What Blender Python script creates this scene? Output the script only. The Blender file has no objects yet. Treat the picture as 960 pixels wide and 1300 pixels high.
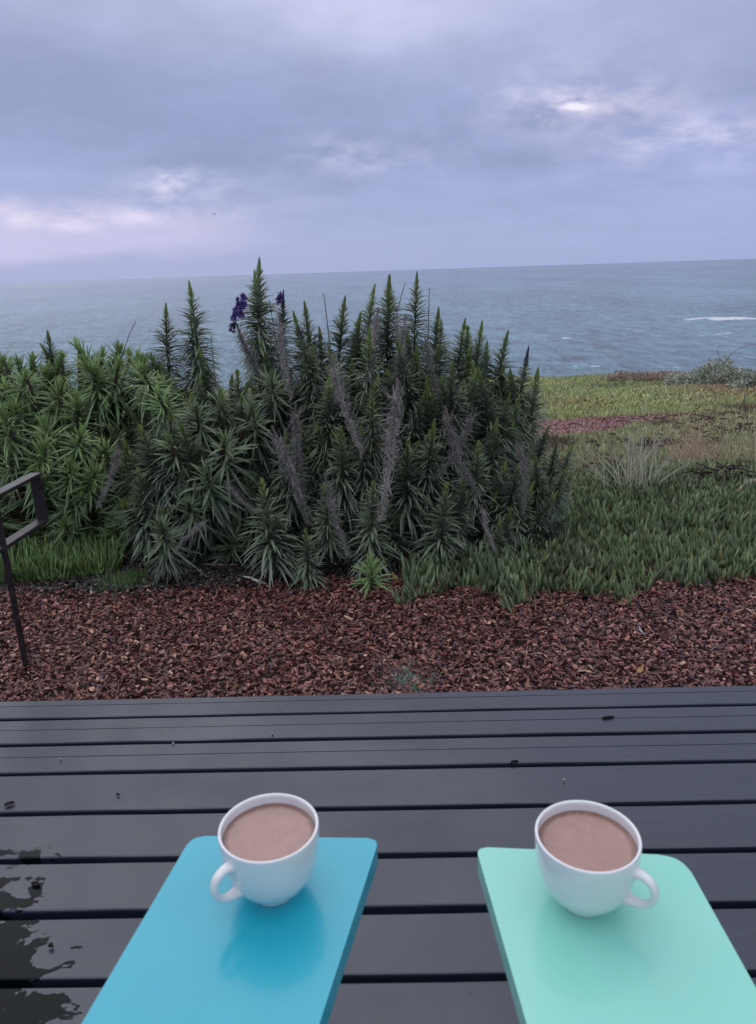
import bpy, bmesh, math, random
import numpy as np
from mathutils import Vector, Matrix
S = bpy.context.scene
COL = S.collection
R = math.radians
rng = np.random.default_rng(7)
random.seed(7)

# ------------------------------------------------------------------ camera
CAM_H = 1.19                      # deck surface is z = 0
F_PX, CX, CY = 961.0, 480.0, 640.0
ROLL, PITCH = math.atan(31/960), R(17.193)
fwd = np.array([0, math.cos(PITCH), -math.sin(PITCH)])
r0 = np.array([1., 0, 0]); u0 = np.cross(r0, fwd)
rt = r0*math.cos(ROLL) - u0*math.sin(ROLL)
up = r0*math.sin(ROLL) + u0*math.cos(ROLL)
cam_d = bpy.data.cameras.new('camera'); cam = bpy.data.objects.new('camera', cam_d); COL.objects.link(cam)
M = Matrix.Identity(4)
for i in range(3):
    M[i][0], M[i][1], M[i][2] = rt[i], up[i], -fwd[i]
M[0][3], M[1][3], M[2][3] = 0, 0, CAM_H
cam.matrix_world = M
cam_d.sensor_fit = 'VERTICAL'; cam_d.sensor_height = 36.0
cam_d.lens = 36.0*F_PX/1300.0
cam_d.shift_y = -10.0/1300.0
cam_d.clip_start = 0.02; cam_d.clip_end = 40000
cam_d.dof.use_dof = True; cam_d.dof.focus_distance = 3.0; cam_d.dof.aperture_fstop = 12.0
S.camera = cam

# ------------------------------------------------------------------ world, sun, exposure
SUN_EL, SUN_AZ = R(42), R(-28)    # azimuth from +Y (ahead) towards +X
w = bpy.data.worlds.new('World'); S.world = w; w.use_nodes = True
S.view_settings.view_transform = 'Standard'; S.view_settings.look = 'None'
S.view_settings.exposure = 0.30; S.view_settings.gamma = 1.0
S.view_settings.use_curve_mapping = False

def px_ray(x, y):
    return fwd + rt*(x-CX)/F_PX - up*(y-CY)/F_PX
def px_azel(x, y):
    d = px_ray(x, y); d = d/np.linalg.norm(d)
    return math.atan2(d[0], d[1]), math.asin(d[2])

class NT:
    """tiny node-tree helper"""
    def __init__(s, tree): s.t = tree; s.n = tree.nodes; s.l = tree.links
    def node(s, typ, **kw):
        n = s.n.new(typ)
        for k, v in kw.items(): setattr(n, k, v)
        return n
    def put(s, sock, v):
        if hasattr(v, 'is_output'): s.l.new(v, sock)
        elif v is not None: sock.default_value = v
    def math(s, op, a, b=None, c=None, clamp=False):
        n = s.node('ShaderNodeMath', operation=op); n.use_clamp = clamp
        s.put(n.inputs[0], a)
        if b is not None: s.put(n.inputs[1], b)
        if c is not None: s.put(n.inputs[2], c)
        return n.outputs[0]
    def vmath(s, op, a, b=None):
        n = s.node('ShaderNodeVectorMath', operation=op)
        s.put(n.inputs[0], a)
        if b is not None:
            s.put(n.inputs[3] if op == 'SCALE' else n.inputs[1], b)
        return n.outputs[0]
    def noise(s, vec, scale, detail=4, rough=.5, dist=0, col=False):
        n = s.node('ShaderNodeTexNoise'); s.put(n.inputs['Vector'], vec)
        n.inputs['Scale'].default_value = scale; n.inputs['Detail'].default_value = detail
        n.inputs['Roughness'].default_value = rough; n.inputs['Distortion'].default_value = dist
        return n.outputs['Color' if col else 'Fac']
    def ramp(s, f, stops, interp='LINEAR'):
        n = s.node('ShaderNodeValToRGB'); s.put(n.inputs[0], f); cr = n.color_ramp; cr.interpolation = interp
        while len(cr.elements) < len(stops): cr.elements.new(.5)
        for e, (p, c) in zip(cr.elements, stops):
            e.position = p; e.color = (c, c, c, 1) if isinstance(c, (int, float)) else (*c, 1)
        return n.outputs[0]
    def mix(s, f, a, b, blend='MIX', clamp=True):
        n = s.node('ShaderNodeMix', data_type='RGBA', blend_type=blend)
        s.put(n.inputs[0], f); s.put(n.inputs[6], a if hasattr(a, 'is_output') else (*a, 1)); s.put(n.inputs[7], b if hasattr(b, 'is_output') else (*b, 1))
        return n.outputs[2]
    def mapr(s, v, a, b, c=0, d=1, smooth=False):
        n = s.node('ShaderNodeMapRange'); s.put(n.inputs[0], v)
        if smooth: n.interpolation_type = 'SMOOTHSTEP'
        for i, q in zip((1, 2, 3, 4), (a, b, c, d)): n.inputs[i].default_value = q
        return n.outputs[0]

def build_world():
    k = NT(w.node_tree); k.n.clear()
    tc = k.node('ShaderNodeTexCoord'); D = tc.outputs['Generated']
    sep = k.node('ShaderNodeSeparateXYZ'); k.l.new(D, sep.inputs[0])
    X, Y, Z = sep.outputs
    el = k.math('ARCSINE', Z); az = k.math('ARCTAN2', X, Y)
    # cloud-deck coordinates
    zz = k.math('ADD', k.math('MAXIMUM', Z, 0.0), .10)
    cmb = k.node('ShaderNodeCombineXYZ'); k.l.new(k.math('DIVIDE', X, zz), cmb.inputs[0]); k.l.new(k.math('DIVIDE', Y, zz), cmb.inputs[1])
    P = cmb.outputs[0]
    n1 = k.noise(P, .55, 5, .5, .2)
    n2 = k.noise(P, 1.7, 6, .55, .2)
    cm2 = k.node('ShaderNodeCombineXYZ'); k.l.new(az, cm2.inputs[0]); k.l.new(k.math('MULTIPLY', el, 2.2), cm2.inputs[1])
    Q = cm2.outputs[0]
    nq = k.noise(Q, 6, 5, .5, .15); nq2 = k.noise(Q, 15, 6, .58, .15)
    # warped angular coordinates
    azw = k.math('ADD', az, k.math('MULTIPLY', k.math('SUBTRACT', nq, .5), .16))
    elw = k.math('ADD', el, k.math('MULTIPLY', k.math('SUBTRACT', k.noise(Q, 4.5, 5, .5, .15), .5), .09))
    # vertical profile of the overcast (radians of elevation): horizon .. picture top .. zenith
    base = k.ramp(k.mapr(elw, 0, 1.57), [
        (0.0, (.300, .350, .580)), (.022, (.305, .35, .585)), (.06, (.30, .34, .575)), (.095, (.27, .305, .52)),
        (.135, (.275, .31, .505)), (.185, (.34, .37, .565)), (.23, (.385, .41, .60)), (.42, (.68, .71, .86)), (1.0, (1.15, 1.17, 1.26))])
    def blob(px, py, sx, sy, sharp=None, src=None):
        a, e = px_azel(px, py)
        u = k.math('DIVIDE', k.math('SUBTRACT', azw, a), sx/F_PX); v = k.math('DIVIDE', k.math('SUBTRACT', elw if src is None else src, e), sy/F_PX)
        g = k.math('EXPONENT', k.math('MULTIPLY', k.math('ADD', k.math('MULTIPLY', u, u), k.math('MULTIPLY', v, v)), -1))
        return g
    c = base
    # darker cloud masses
    dk = k.math('MULTIPLY', k.math('ADD', blob(150, 140, 330, 75), k.math('MULTIPLY', blob(420, 215, 260, 60), .8)), .33)
    c = k.mix(k.math('MINIMUM', k.math('MULTIPLY', dk, k.mapr(nq, .3, .7, .6, 1.25)), .5), c, (.17, .21, .37))
    lt = k.math('MULTIPLY', blob(480, 10, 160, 45), .50)
    c = k.mix(k.math('MINIMUM', lt, 1), c, (.62, .62, .80))
    c = k.mix(k.math('MULTIPLY', blob(800, 40, 260, 80), .35), c, (.42, .44, .66))
    # clear pale band over the left horizon
    band = k.math('MULTIPLY', blob(-40, 292, 330, 34), 1.0)
    c = k.mix(k.math('MULTIPLY', k.mapr(k.math('MULTIPLY', band, k.mapr(nq, .3, .7, .8, 1.25)), .25, .75, 0, 1, True), .55), c, (.52, .49, .72))
    edge = k.math('MULTIPLY', blob(60, 268, 190, 12), k.mapr(nq2, .35, .7, .2, 1.3))
    c = k.mix(k.math('MINIMUM', k.math('MULTIPLY', edge, .55), 1), c, (.84, .74, .86))
    # bright breaks
    for (px, py, sx, sy, amt) in ((742, 150, 15, 8, 1.15), (708, 162, 10, 5, .8), (240, 235, 44, 9, .25), (205, 232, 10, 7, .45), (900, 172, 95, 22, .30), (450, 198, 60, 18, .20), (730, 130, 70, 26, .30)):
        b = k.math('MULTIPLY', blob(px, py, sx*1.3, sy*1.35), k.mapr(nq2, .40, .62, 0.05, 1.25))
        c = k.mix(k.math('MINIMUM', k.math('MULTIPLY', b, amt), 1), c, (.80, .74, .88))
    # overall mottling
    m = k.math('ADD', k.math('ADD', k.mapr(n1, .3, .7, -.09, .10), k.mapr(nq, .3, .7, -.06, .06)), k.math('ADD', k.mapr(n2, .3, .7, -.07, .07), k.mapr(nq2, .3, .7, -.035, .035)))
    m = k.math('MULTIPLY', m, k.mapr(el, 0, .12))
    c = k.mix(1.0, c, k.ramp(k.math('ADD', m, .5), [(0, .5), (1, 1.5)]), 'MULTIPLY')
    sky = k.node('ShaderNodeTexSky', sky_type='NISHITA'); sky.sun_disc = False
    sky.sun_elevation = SUN_EL; sky.sun_rotation = SUN_AZ
    ten = k.vmath('SCALE', c, 12.0)
    full = k.mix(.93, sky.outputs[0], ten)
    bg = k.node('ShaderNodeBackground'); bg.inputs[1].default_value = .083
    k.l.new(full, bg.inputs[0])
    out = k.node('ShaderNodeOutputWorld'); k.l.new(bg.outputs[0], out.inputs[0])
build_world()
sun_d = bpy.data.lights.new('sun', 'SUN'); sun_d.energy = .5; sun_d.angle = R(60); sun_d.color = (1, .95, .92)
sun = bpy.data.objects.new('sun', sun_d); COL.objects.link(sun)
sd = Vector((math.sin(SUN_AZ)*math.cos(SUN_EL), math.cos(SUN_AZ)*math.cos(SUN_EL), math.sin(SUN_EL)))
sun.rotation_euler = sd.to_track_quat('Z', 'Y').to_euler()

# ------------------------------------------------------------------ helpers
def tag(o, label=None, cat=None, group=None, kind=None):
    for k_, v in (('label', label), ('category', cat), ('group', group), ('kind', kind)):
        if v: o[k_] = v
    return o
def link(o, parent=None):
    COL.objects.link(o)
    if parent is not None: o.parent = parent
    return o
def empty(name, loc=(0, 0, 0), rz=0):
    o = bpy.data.objects.new(name, None); o.empty_display_size = .1; COL.objects.link(o)
    o.location = loc; o.rotation_euler = (0, 0, rz); return o
def np_mesh(name, V, Fc, mat=None, color=None, smooth=False):
    """V (n,3) float, Fc (m,4) or (m,3) int, colour per vertex (n,3)"""
    V = np.ascontiguousarray(V, dtype=np.float32); Fc = np.ascontiguousarray(Fc, dtype=np.int32)
    me = bpy.data.meshes.new(name); m, q = Fc.shape
    me.vertices.add(len(V)); me.vertices.foreach_set('co', V.ravel())
    me.loops.add(m*q); me.loops.foreach_set('vertex_index', Fc.ravel())
    me.polygons.add(m); me.polygons.foreach_set('loop_start', np.arange(0, m*q, q, dtype=np.int32))
    me.polygons.foreach_set('loop_total', np.full(m, q, dtype=np.int32))
    me.polygons.foreach_set('use_smooth', np.full(m, bool(smooth)))
    me.update(calc_edges=True)
    if color is not None:
        a = me.color_attributes.new('Col', 'FLOAT_COLOR', 'POINT')
        c = np.ones((len(V), 4), dtype=np.float32); c[:, :3] = color
        a.data.foreach_set('color', c.ravel())
    if mat: me.materials.append(mat)
    return me
def np_obj(name, V, Fc, mat, parent=None, color=None, smooth=False):
    return link(bpy.data.objects.new(name, np_mesh(name, V, Fc, mat, color, smooth)), parent)
def bm_obj(name, bm, mat, parent=None, smooth=False, bevel=0, seg=2):
    if bevel:
        bmesh.ops.bevel(bm, geom=list(bm.edges), offset=bevel, segments=seg, profile=.5, affect='EDGES', clamp_overlap=True)
    bmesh.ops.recalc_face_normals(bm, faces=bm.faces)
    me = bpy.data.meshes.new(name); bm.to_mesh(me); bm.free()
    if smooth: me.polygons.foreach_set('use_smooth', [True]*len(me.polygons))
    me.materials.append(mat); return link(bpy.data.objects.new(name, me), parent)
def box_bm(cx, cy, cz, sx, sy, sz, rot=None, bm=None):
    bm = bm or bmesh.new()
    r = bmesh.ops.create_cube(bm, size=1)
    m = Matrix.Translation((cx, cy, cz)) @ (rot.to_4x4() if rot else Matrix.Identity(4)) @ Matrix.Diagonal((sx, sy, sz, 1))
    bmesh.ops.transform(bm, matrix=m, verts=r['verts']); return bm
def prism_bm(poly, z0, z1, bm=None):
    bm = bm or bmesh.new()
    a = [bm.verts.new((x, y, z0)) for x, y in poly]; b = [bm.verts.new((x, y, z1)) for x, y in poly]
    bm.faces.new(a[::-1]); bm.faces.new(b); n = len(a)
    for i in range(n): bm.faces.new((a[i], a[(i+1) % n], b[(i+1) % n], b[i]))
    return bm
def smooth_prof3(pts, per=6):
    out = []; P_ = np.vstack([2*pts[0]-pts[1], pts, 2*pts[-1]-pts[-2]])
    for i in range(1, len(P_)-2):
        a, b, c, d = P_[i-1:i+3]
        for t in np.linspace(0, 1, per, endpoint=False): out.append(.5*((2*b)+(-a+c)*t+(2*a-5*b+4*c-d)*t*t+(-a+3*b-3*c+d)*t**3))
    out.append(pts[-1]); return out
def tube(path, radii, seg=8):
    """numpy tube along a path, returns V,F (quads)"""
    path = np.asarray(path, float); n = len(path); radii = np.broadcast_to(radii, (n,))
    T = np.gradient(path, axis=0); T /= np.linalg.norm(T, axis=1)[:, None]+1e-9
    a = np.array([0, 0, 1.]) if abs(T[0][2]) < .8 else np.array([1., 0, 0])
    V = []; N = np.cross(T[0], a); N /= np.linalg.norm(N)
    for i in range(n):
        N = N - T[i]*np.dot(N, T[i]); N /= np.linalg.norm(N)+1e-9; B = np.cross(T[i], N)
        th = np.arange(seg)*2*math.pi/seg
        V.append(path[i] + radii[i]*(np.cos(th)[:, None]*N + np.sin(th)[:, None]*B))
    V = np.concatenate(V); Fc = []
    for i in range(n-1):
        for j in range(seg):
            j2 = (j+1) % seg; Fc.append((i*seg+j, i*seg+j2, (i+1)*seg+j2, (i+1)*seg+j))
    return V, np.array(Fc)
class Bag:
    def __init__(s): s.V = []; s.F = []; s.C = []; s.n = 0
    def add(s, V, Fc, c):
        s.V.append(V); s.F.append(np.asarray(Fc)+s.n); s.n += len(V)
        c = np.asarray(c, float); s.C.append(np.broadcast_to(c, (len(V), 3)) if c.ndim == 1 else c)
    def mesh(s, name, mat, smooth=False):
        return np_mesh(name, np.concatenate(s.V), np.concatenate(s.F), mat, np.concatenate(s.C), smooth)
    def obj(s, name, mat, parent=None, smooth=False):
        return link(bpy.data.objects.new(name, s.mesh(name, mat, smooth)), parent)
def norm(a): return a/(np.linalg.norm(a, axis=-1, keepdims=True)+1e-9)
def leaves(base, d, nrm, L, W, bend, prof, fold=.25, close=False, roll=None):
    """many leaves at once: base,d,nrm (n,3); L,W (n,); bend (n,3) curve added as L*t^2; prof: list of widths along the leaf"""
    n = len(base); S_ = len(prof); t = np.linspace(0, 1, S_)
    d = norm(d); side = norm(np.cross(d, nrm)); nn = norm(np.cross(side, d))
    cen = base[:, None] + d[:, None]*(L[:, None, None]*t[None, :, None]) + bend[:, None]*(L[:, None, None]*(t**2)[None, :, None])
    hw = (W[:, None]*np.asarray(prof)[None])[:, :, None]*.5
    a = cen - side[:, None]*hw + nn[:, None]*hw*fold; b = cen - nn[:, None]*hw*fold; c = cen + side[:, None]*hw + nn[:, None]*hw*fold
    V = np.stack([a, b, c], 2).reshape(-1, 3)
    Fc = []
    for s_ in range(S_-1):
        o = s_*3; Fc += [(o, o+1, o+4, o+3), (o+1, o+2, o+5, o+4)]
        if close: Fc.append((o+2, o, o+3, o+5))
    Fc = np.array(Fc); F_ = (Fc[None]+(np.arange(n)*S_*3)[:, None, None]).reshape(-1, 4)
    return V, F_, S_*3
def rep(c, k_): return np.repeat(c, k_, axis=0)

# ------------------------------------------------------------------ materials
def principled(name, base=(.5, .5, .5), rough=.5, metal=0, **kw):
    m = bpy.data.materials.new(name); m.use_nodes = True; k = NT(m.node_tree)
    p = k.n['Principled BSDF']; p.inputs['Base Color'].default_value = (*base, 1)
    p.inputs['Roughness'].default_value = rough; p.inputs['Metallic'].default_value = metal
    for a, v in kw.items(): p.inputs[a.replace('_', ' ')].default_value = v
    return m, k, p
def bump(k, p, h, strength=.3, dist=.01):
    b = k.node('ShaderNodeBump'); b.inputs['Strength'].default_value = strength; b.inputs['Distance'].default_value = dist
    k.l.new(h, b.inputs['Height']); k.l.new(b.outputs[0], p.inputs['Normal']); return b
def col_mat(name, rough=.5, spec=.5, transl=0, var=.25, sat=1.0):
    """material that takes the vertex colour 'Col' and varies it by object and by noise"""
    m, k, p = principled(name, rough=rough, Specular_IOR_Level=spec)
    at = k.node('ShaderNodeAttribute', attribute_name='Col')
    oi = k.node('ShaderNodeObjectInfo'); tc = k.node('ShaderNodeTexCoord')
    nz = k.noise(tc.outputs['Object'], 14, 3)
    f = k.math('ADD', k.mapr(oi.outputs['Random'], 0, 1, 1-var, 1+var), k.mapr(nz, .3, .7, -.12, .12))
    c = k.vmath('SCALE', at.outputs['Color'], f)
    k.l.new(c, p.inputs['Base Color'])
    if transl:
        tr = k.node('ShaderNodeBsdfTranslucent'); k.l.new(c, tr.inputs[0])
        mx = k.node('ShaderNodeMixShader'); mx.inputs[0].default_value = transl
        k.l.new(p.outputs[0], mx.inputs[1]); k.l.new(tr.outputs[0], mx.inputs[2]); k.l.new(mx.outputs[0], k.n['Material Output'].inputs[0])
    return m
M_LEAF = col_mat('shrub_leaf', .40, .5, .24)
M_ICE = col_mat('succulent', .38, .5, .12, .0)
M_DRY = col_mat('dry_plant', .8, .2, .1)
M_BARK = col_mat('bark', .85, .2)
M_CHIP = col_mat('bark_chip', .36, .5, 0, 0)
M_PETAL = col_mat('petal', .6, .3, .2)

# ------------------------------------------------------------------ terrain
def wob(X, Y, s=1.0, ph=0.0):
    return (np.sin(1.3*s*X+2.1+ph)+np.sin(.9*s*Y-1.7*s*X*.4+ph*1.7)+np.sin(2.3*s*Y+1.1*s*X+.5+ph*2.3)*.6+np.sin(3.7*s*X-2.9*s*Y+ph)*.4)/3.0
def edge_y(X):
    X = np.asarray(X, float)
    return 21.3 + .5*np.sin(X*.8+1) + .35*np.sin(X*2.1+.4) + .2*np.sin(X*4.7)
def ground_z(X, Y):
    X = np.asarray(X, float); Y = np.asarray(Y, float)
    t = np.maximum(Y-3.0, 0); z = -.10 - .082*t
    g = np.clip((Y-3.6)/5, 0, 1)
    z = z + .07*g*wob(X, Y, .55) + .03*g*wob(X, Y, 2.3, 1.0)
    z = z - .028*np.clip(X-5, 0, 14)*np.clip((Y-9)/10, 0, 1)
    z = z - .022*np.clip(Y-11, 0, 12)
    e = Y-edge_y(X)
    drop = np.where(e > 0, np.minimum(.25*e + .35*e*e, 24), 0)
    return z - drop
def G(x, y):
    """ground point seen at photo pixel"""
    d = px_ray(x, y); t = .5
    for _ in range(4000):
        p = d*t
        if p[2]+CAM_H < float(ground_z(p[0], p[1])): break
        t *= 1.004
    return np.array([p[0], p[1], p[2]+CAM_H])
def A(x, y, Y):
    d = px_ray(x, y); p = d*Y/d[1]; return np.array([p[0], p[1], p[2]+CAM_H])
def Hz(x, y, z):
    d = px_ray(x, y); p = d*(z-CAM_H)/d[2]; return np.array([p[0], p[1], z])
def inside(P, poly):
    poly = np.asarray(poly); x, y = P[:, 0], P[:, 1]; r = np.zeros(len(P), bool); n = len(poly)
    for i in range(n):
        x1, y1 = poly[i][:2]; x2, y2 = poly[(i+1) % n][:2]
        c = ((y1 > y) != (y2 > y)) & (x < (x2-x1)*(y-y1)/(y2-y1+1e-12)+x1); r ^= c
    return r

def make_ground():
    xs = np.concatenate([np.arange(-60, -12, 3), np.arange(-12, 16, .16), np.arange(16, 61, 3)])
    ys = np.concatenate([np.arange(-30, 1, 2), np.arange(1, 30, .14), np.arange(30, 60, 3)])
    XX, YY = np.meshgrid(xs, ys); ZZ = ground_z(XX, YY)
    V = np.stack([XX, YY, ZZ], -1).reshape(-1, 3); nx, ny = len(xs), len(ys)
    i = (np.arange(ny-1)[:, None]*nx+np.arange(nx-1)[None]).ravel()
    Fc = np.stack([i, i+1, i+nx+1, i+nx], 1)
    m, k, p = principled('soil', rough=.85, Specular_IOR_Level=.2)
    tc = k.node('ShaderNodeTexCoord'); O = tc.outputs['Object']
    a = k.ramp(k.noise(O, .9, 6, .6), [(.3, (.11, .09, .06)), (.5, (.15, .16, .075)), (.7, (.21, .19, .11))])
    sy = k.node('ShaderNodeSeparateXYZ'); k.l.new(O, sy.inputs[0])
    near = k.mapr(sy.outputs[1], 4.2, 6.5, 0, 1)
    soil = k.ramp(k.noise(O, 60, 3), [(.3, (.018, .010, .008)), (.7, (.045, .022, .018))])
    k.l.new(k.mix(near, soil, a), p.inputs['Base Color']); bump(k, p, k.noise(O, 30, 5), .6, .03)
    o = np_obj('ground', V, Fc, m, smooth=True); tag(o, 'brown earth of the bluff top sloping to the sea', 'ground', kind='structure')
make_ground()

# ------------------------------------------------------------------ ocean
def make_ocean():
    z = -19.0
    m, k, p = principled('sea_water', (.05, .12, .14), .22, Specular_IOR_Level=.5)
    tc = k.node('ShaderNodeTexCoord'); O = tc.outputs['Object']
    sp = k.node('ShaderNodeSeparateXYZ'); k.l.new(O, sp.inputs[0]); Xo, Yo = sp.outputs[0], sp.outputs[1]
    mp = k.node('ShaderNodeMapping'); k.l.new(O, mp.inputs[0]); mp.inputs['Scale'].default_value = (1.5, .5, 1); V = mp.outputs[0]
    mp2 = k.node('ShaderNodeMapping'); k.l.new(O, mp2.inputs[0]); mp2.inputs['Scale'].default_value = (1.6, .5, 1); mp2.inputs['Rotation'].default_value = (0, 0, .02); V2 = mp2.outputs[0]
    n_s = k.noise(V, .55, 5, .62, .2); n_m = k.noise(V2, .17, 7, .66, .3); n_l = k.noise(V, .022, 5, .55); n_x = k.noise(V2, .006, 4, .5)
    n_xx = k.noise(V, .0012, 4, .5)
    # body colour: teal inshore, greyer blue offshore
    far = k.mapr(Yo, 130, 1500)
    body = k.mix(far, (.115, .235, .275), (.11, .185, .26))
    v = k.math('ADD', k.math('ADD', k.mapr(n_m, .3, .7, .5, 1.5), k.mapr(n_s, .3, .7, -.4, .4)), k.math('ADD', k.mapr(n_l, .3, .7, -.22, .22), k.math('ADD', k.mapr(n_x, .3, .7, -.18, .18), k.mapr(n_xx, .3, .7, -.15, .15))))
    body = k.vmath('SCALE', body, k.math('MULTIPLY', v, 1.0))
    # whitecaps: small, sparse
    wc = k.math('MULTIPLY', k.mapr(k.noise(V2, .10, 8, .72, .6), .665, .70), k.mapr(n_l, .47, .56))
    # breaker line and patches of foam (right) at fixed places on the water
    def foam(px, py, wx, wy, th=.5, sc=.22):
        c = Hz(px, py, z); n = k.noise(V2, sc, 7, .65, .8)
        u = k.math('DIVIDE', k.math('SUBTRACT', Xo, float(c[0])), wx)
        v_ = k.math('SUBTRACT', k.math('SUBTRACT', Yo, float(c[1])), k.mapr(k.noise(O, .03, 3), .3, .7, -wy*1.3, wy*1.3))
        v_ = k.math('DIVIDE', v_, wy)
        g = k.math('EXPONENT', k.math('MULTIPLY', k.math('ADD', k.math('POWER', k.math('ABSOLUTE', u), 4.0), k.math('MULTIPLY', v_, v_)), -1))
        return k.mapr(k.math('MULTIPLY', g, k.mapr(n, .3, .7, .35, 1.3)), th, th+.18)
    fs = [foam(950, 407, 9, 11, .42, .30), foam(905, 405, 13, 8, .66, .2), foam(900, 424, 22, 8, .93, .25), foam(718, 429, 1.6, 3.2, .50), foam(700, 431, 6, 2.5, .85),
          foam(834, 336, 9, 120, .75), foam(800, 418, 14, 6.0, .95, .25), foam(822, 368, 4, 20, .8), foam(700, 467, 16, 1.5, .85)]
    fo = wc
    for f in fs: fo = k.math('MAXIMUM', fo, f)
    k.l.new(k.mix(k.math('MULTIPLY', fo, .9), body, (.88, .90, .92)), p.inputs['Base Color'])
    k.l.new(k.mapr(fo, 0, 1, .24, .8), p.inputs['Roughness'])
    h = k.math('ADD', k.math('MULTIPLY', n_s, .9), k.math('ADD', k.math('MULTIPLY', n_m, 3.2), k.math('MULTIPLY', n_l, 3.0)))
    bump(k, p, h, 1.0, 1.0)
    # geometry: swell displaced near shore, flat beyond
    ys = np.concatenate([np.arange(20, 420, 2.4), np.geomspace(420, 16000, 60)])
    xs = np.concatenate([-np.geomspace(16000, 420, 20), np.arange(-400, 401, 8), np.geomspace(420, 16000, 20)])
    XX, YY = np.meshgrid(xs, ys)
    ZZ = z + np.clip((430-YY)/200, 0, 1)*(.28*np.sin(YY*.36+XX*.012+.6*np.sin(XX*.06))*(.6+.4*np.sin(XX*.021+YY*.013)))
    V_ = np.stack([XX, YY, ZZ], -1).reshape(-1, 3); nx, ny = len(xs), len(ys)
    i = (np.arange(ny-1)[:, None]*nx+np.arange(nx-1)[None]).ravel()
    o = np_obj('ocean', V_, np.stack([i, i+1, i+nx+1, i+nx], 1), m, smooth=True)
    tag(o, 'grey blue ocean with scattered whitecaps reaching the horizon', 'ocean', kind='structure')
make_ocean()

# ------------------------------------------------------------------ red path on the bluff
P_PATH = [G(560, 543), G(690, 537), G(740, 534), G(800, 531), G(830, 531), G(880, 528), G(872, 532), G(842, 536), G(815, 540), G(790, 546), G(765, 553), G(730, 556), G(690, 558), G(560, 565)]
P_PATH = np.array(P_PATH)[:, :2]
def chips(n, sampler, lo=.012, hi=.03, name='mulch', label='', lift=.012, pal=None, density_z=.02):
    P = sampler(n); n = len(P)
    L = rng.uniform(lo, hi, n); Wd = L*rng.uniform(.28, .75, n); T = L*rng.uniform(.06, .16, n)
    big = rng.random(n) < .04; L[big] *= rng.uniform(1.4, 2.4, big.sum()); Wd[big] *= .8
    yaw = rng.uniform(0, 2*np.pi, n); tilt = rng.normal(0, .35, n); tl2 = rng.normal(0, .35, n)
    ax = np.stack([np.cos(yaw)*np.cos(tilt), np.sin(yaw)*np.cos(tilt), np.sin(tilt)], 1)
    sd_ = norm(np.stack([-np.sin(yaw), np.cos(yaw), np.tan(tl2)], 1)); upv = norm(np.cross(ax, sd_))
    c = np.stack([P[:, 0], P[:, 1], ground_z(P[:, 0], P[:, 1])+rng.random(n)*density_z+lift], 1)
    V = np.zeros((n, 8, 3)); i = 0
    for a_ in (-1, 1):
        for b_ in (-1, 1):
            for e_ in (-1, 1):
                ja = rng.uniform(.45, 1.0, (n, 1)); jb = rng.uniform(.35, 1.0, (n, 1))
                V[:, i] = c + ax*(a_*L[:, None]*.5*ja) + sd_*(b_*Wd[:, None]*.5*jb) + upv*(e_*T[:, None]*.5)
                i += 1
    q = np.array([(0, 1, 3, 2), (4, 6, 7, 5), (0, 4, 5, 1), (2, 3, 7, 6), (0, 2, 6, 4), (1, 5, 7, 3)])
    Fc = (q[None]+(np.arange(n)*8)[:, None, None]).reshape(-1, 4)
    u = rng.random(n)[:, None]; pal = pal or ((.026, .009, .010), (.155, .048, .041), (.40, .165, .11))
    a_, b_, c_ = map(np.array, pal)
    C = np.where(u < .6, a_+(b_-a_)*(u/.6), b_+(c_-b_)*((u-.6)/.4)**2)
    lightm = rng.random(n) < .04
    C[lightm] = np.array([.52, .31, .19])*rng.uniform(.55, 1.1, (lightm.sum(), 1))
    if name == 'mulch':      # dark plant litter beneath the shrubs, with their shade painted into its colour
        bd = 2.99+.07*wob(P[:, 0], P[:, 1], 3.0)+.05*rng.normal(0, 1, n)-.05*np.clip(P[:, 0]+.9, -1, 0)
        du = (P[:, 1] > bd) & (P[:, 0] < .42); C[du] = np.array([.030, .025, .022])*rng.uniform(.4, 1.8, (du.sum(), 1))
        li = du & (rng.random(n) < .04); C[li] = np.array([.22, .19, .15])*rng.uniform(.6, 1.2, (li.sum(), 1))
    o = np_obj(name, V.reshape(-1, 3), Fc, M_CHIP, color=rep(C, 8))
    tag(o, label, name.replace('_', ' '), kind='stuff')
    return o
def samp_mulch(n):
    X = rng.uniform(-2.7, 2.7, n); Y = rng.uniform(1.9, 3.55, n)
    return np.stack([X, Y], 1)
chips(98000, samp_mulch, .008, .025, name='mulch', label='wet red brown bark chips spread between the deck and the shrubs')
def samp_path(n):
    lo, hi = P_PATH.min(0), P_PATH.max(0); P = rng.uniform(lo, hi, (n*2, 2)); return P[inside(P, P_PATH)][:n]
def path_sheet():
    lo, hi = P_PATH.min(0), P_PATH.max(0); xs = np.arange(lo[0], hi[0]+.1, .1); ys = np.arange(lo[1], hi[1]+.1, .1)
    XX, YY = np.meshgrid(xs, ys); V = np.stack([XX, YY, ground_z(XX, YY)+.02], -1).reshape(-1, 3); nx, ny = len(xs), len(ys)
    i = (np.arange(ny-1)[:, None]*nx+np.arange(nx-1)[None]).ravel(); Fc = np.stack([i, i+1, i+nx+1, i+nx], 1)
    Fc = Fc[inside(V[Fc].mean(1)[:, :2], P_PATH)]
    m, k, p = principled('red_path', rough=.8); tc = k.node('ShaderNodeTexCoord')
    k.l.new(k.ramp(k.noise(tc.outputs['Object'], 5, 8, .7), [(.3, (.10, .03, .03)), (.6, (.20, .07, .065)), (.8, (.24, .16, .17))]), p.inputs['Base Color'])
    bump(k, p, k.noise(tc.outputs['Object'], 60, 4), .6, .02)
    o = np_obj('path', V, Fc, m); tag(o, 'red bark path crossing the bluff', 'path', kind='structure')
path_sheet()
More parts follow.
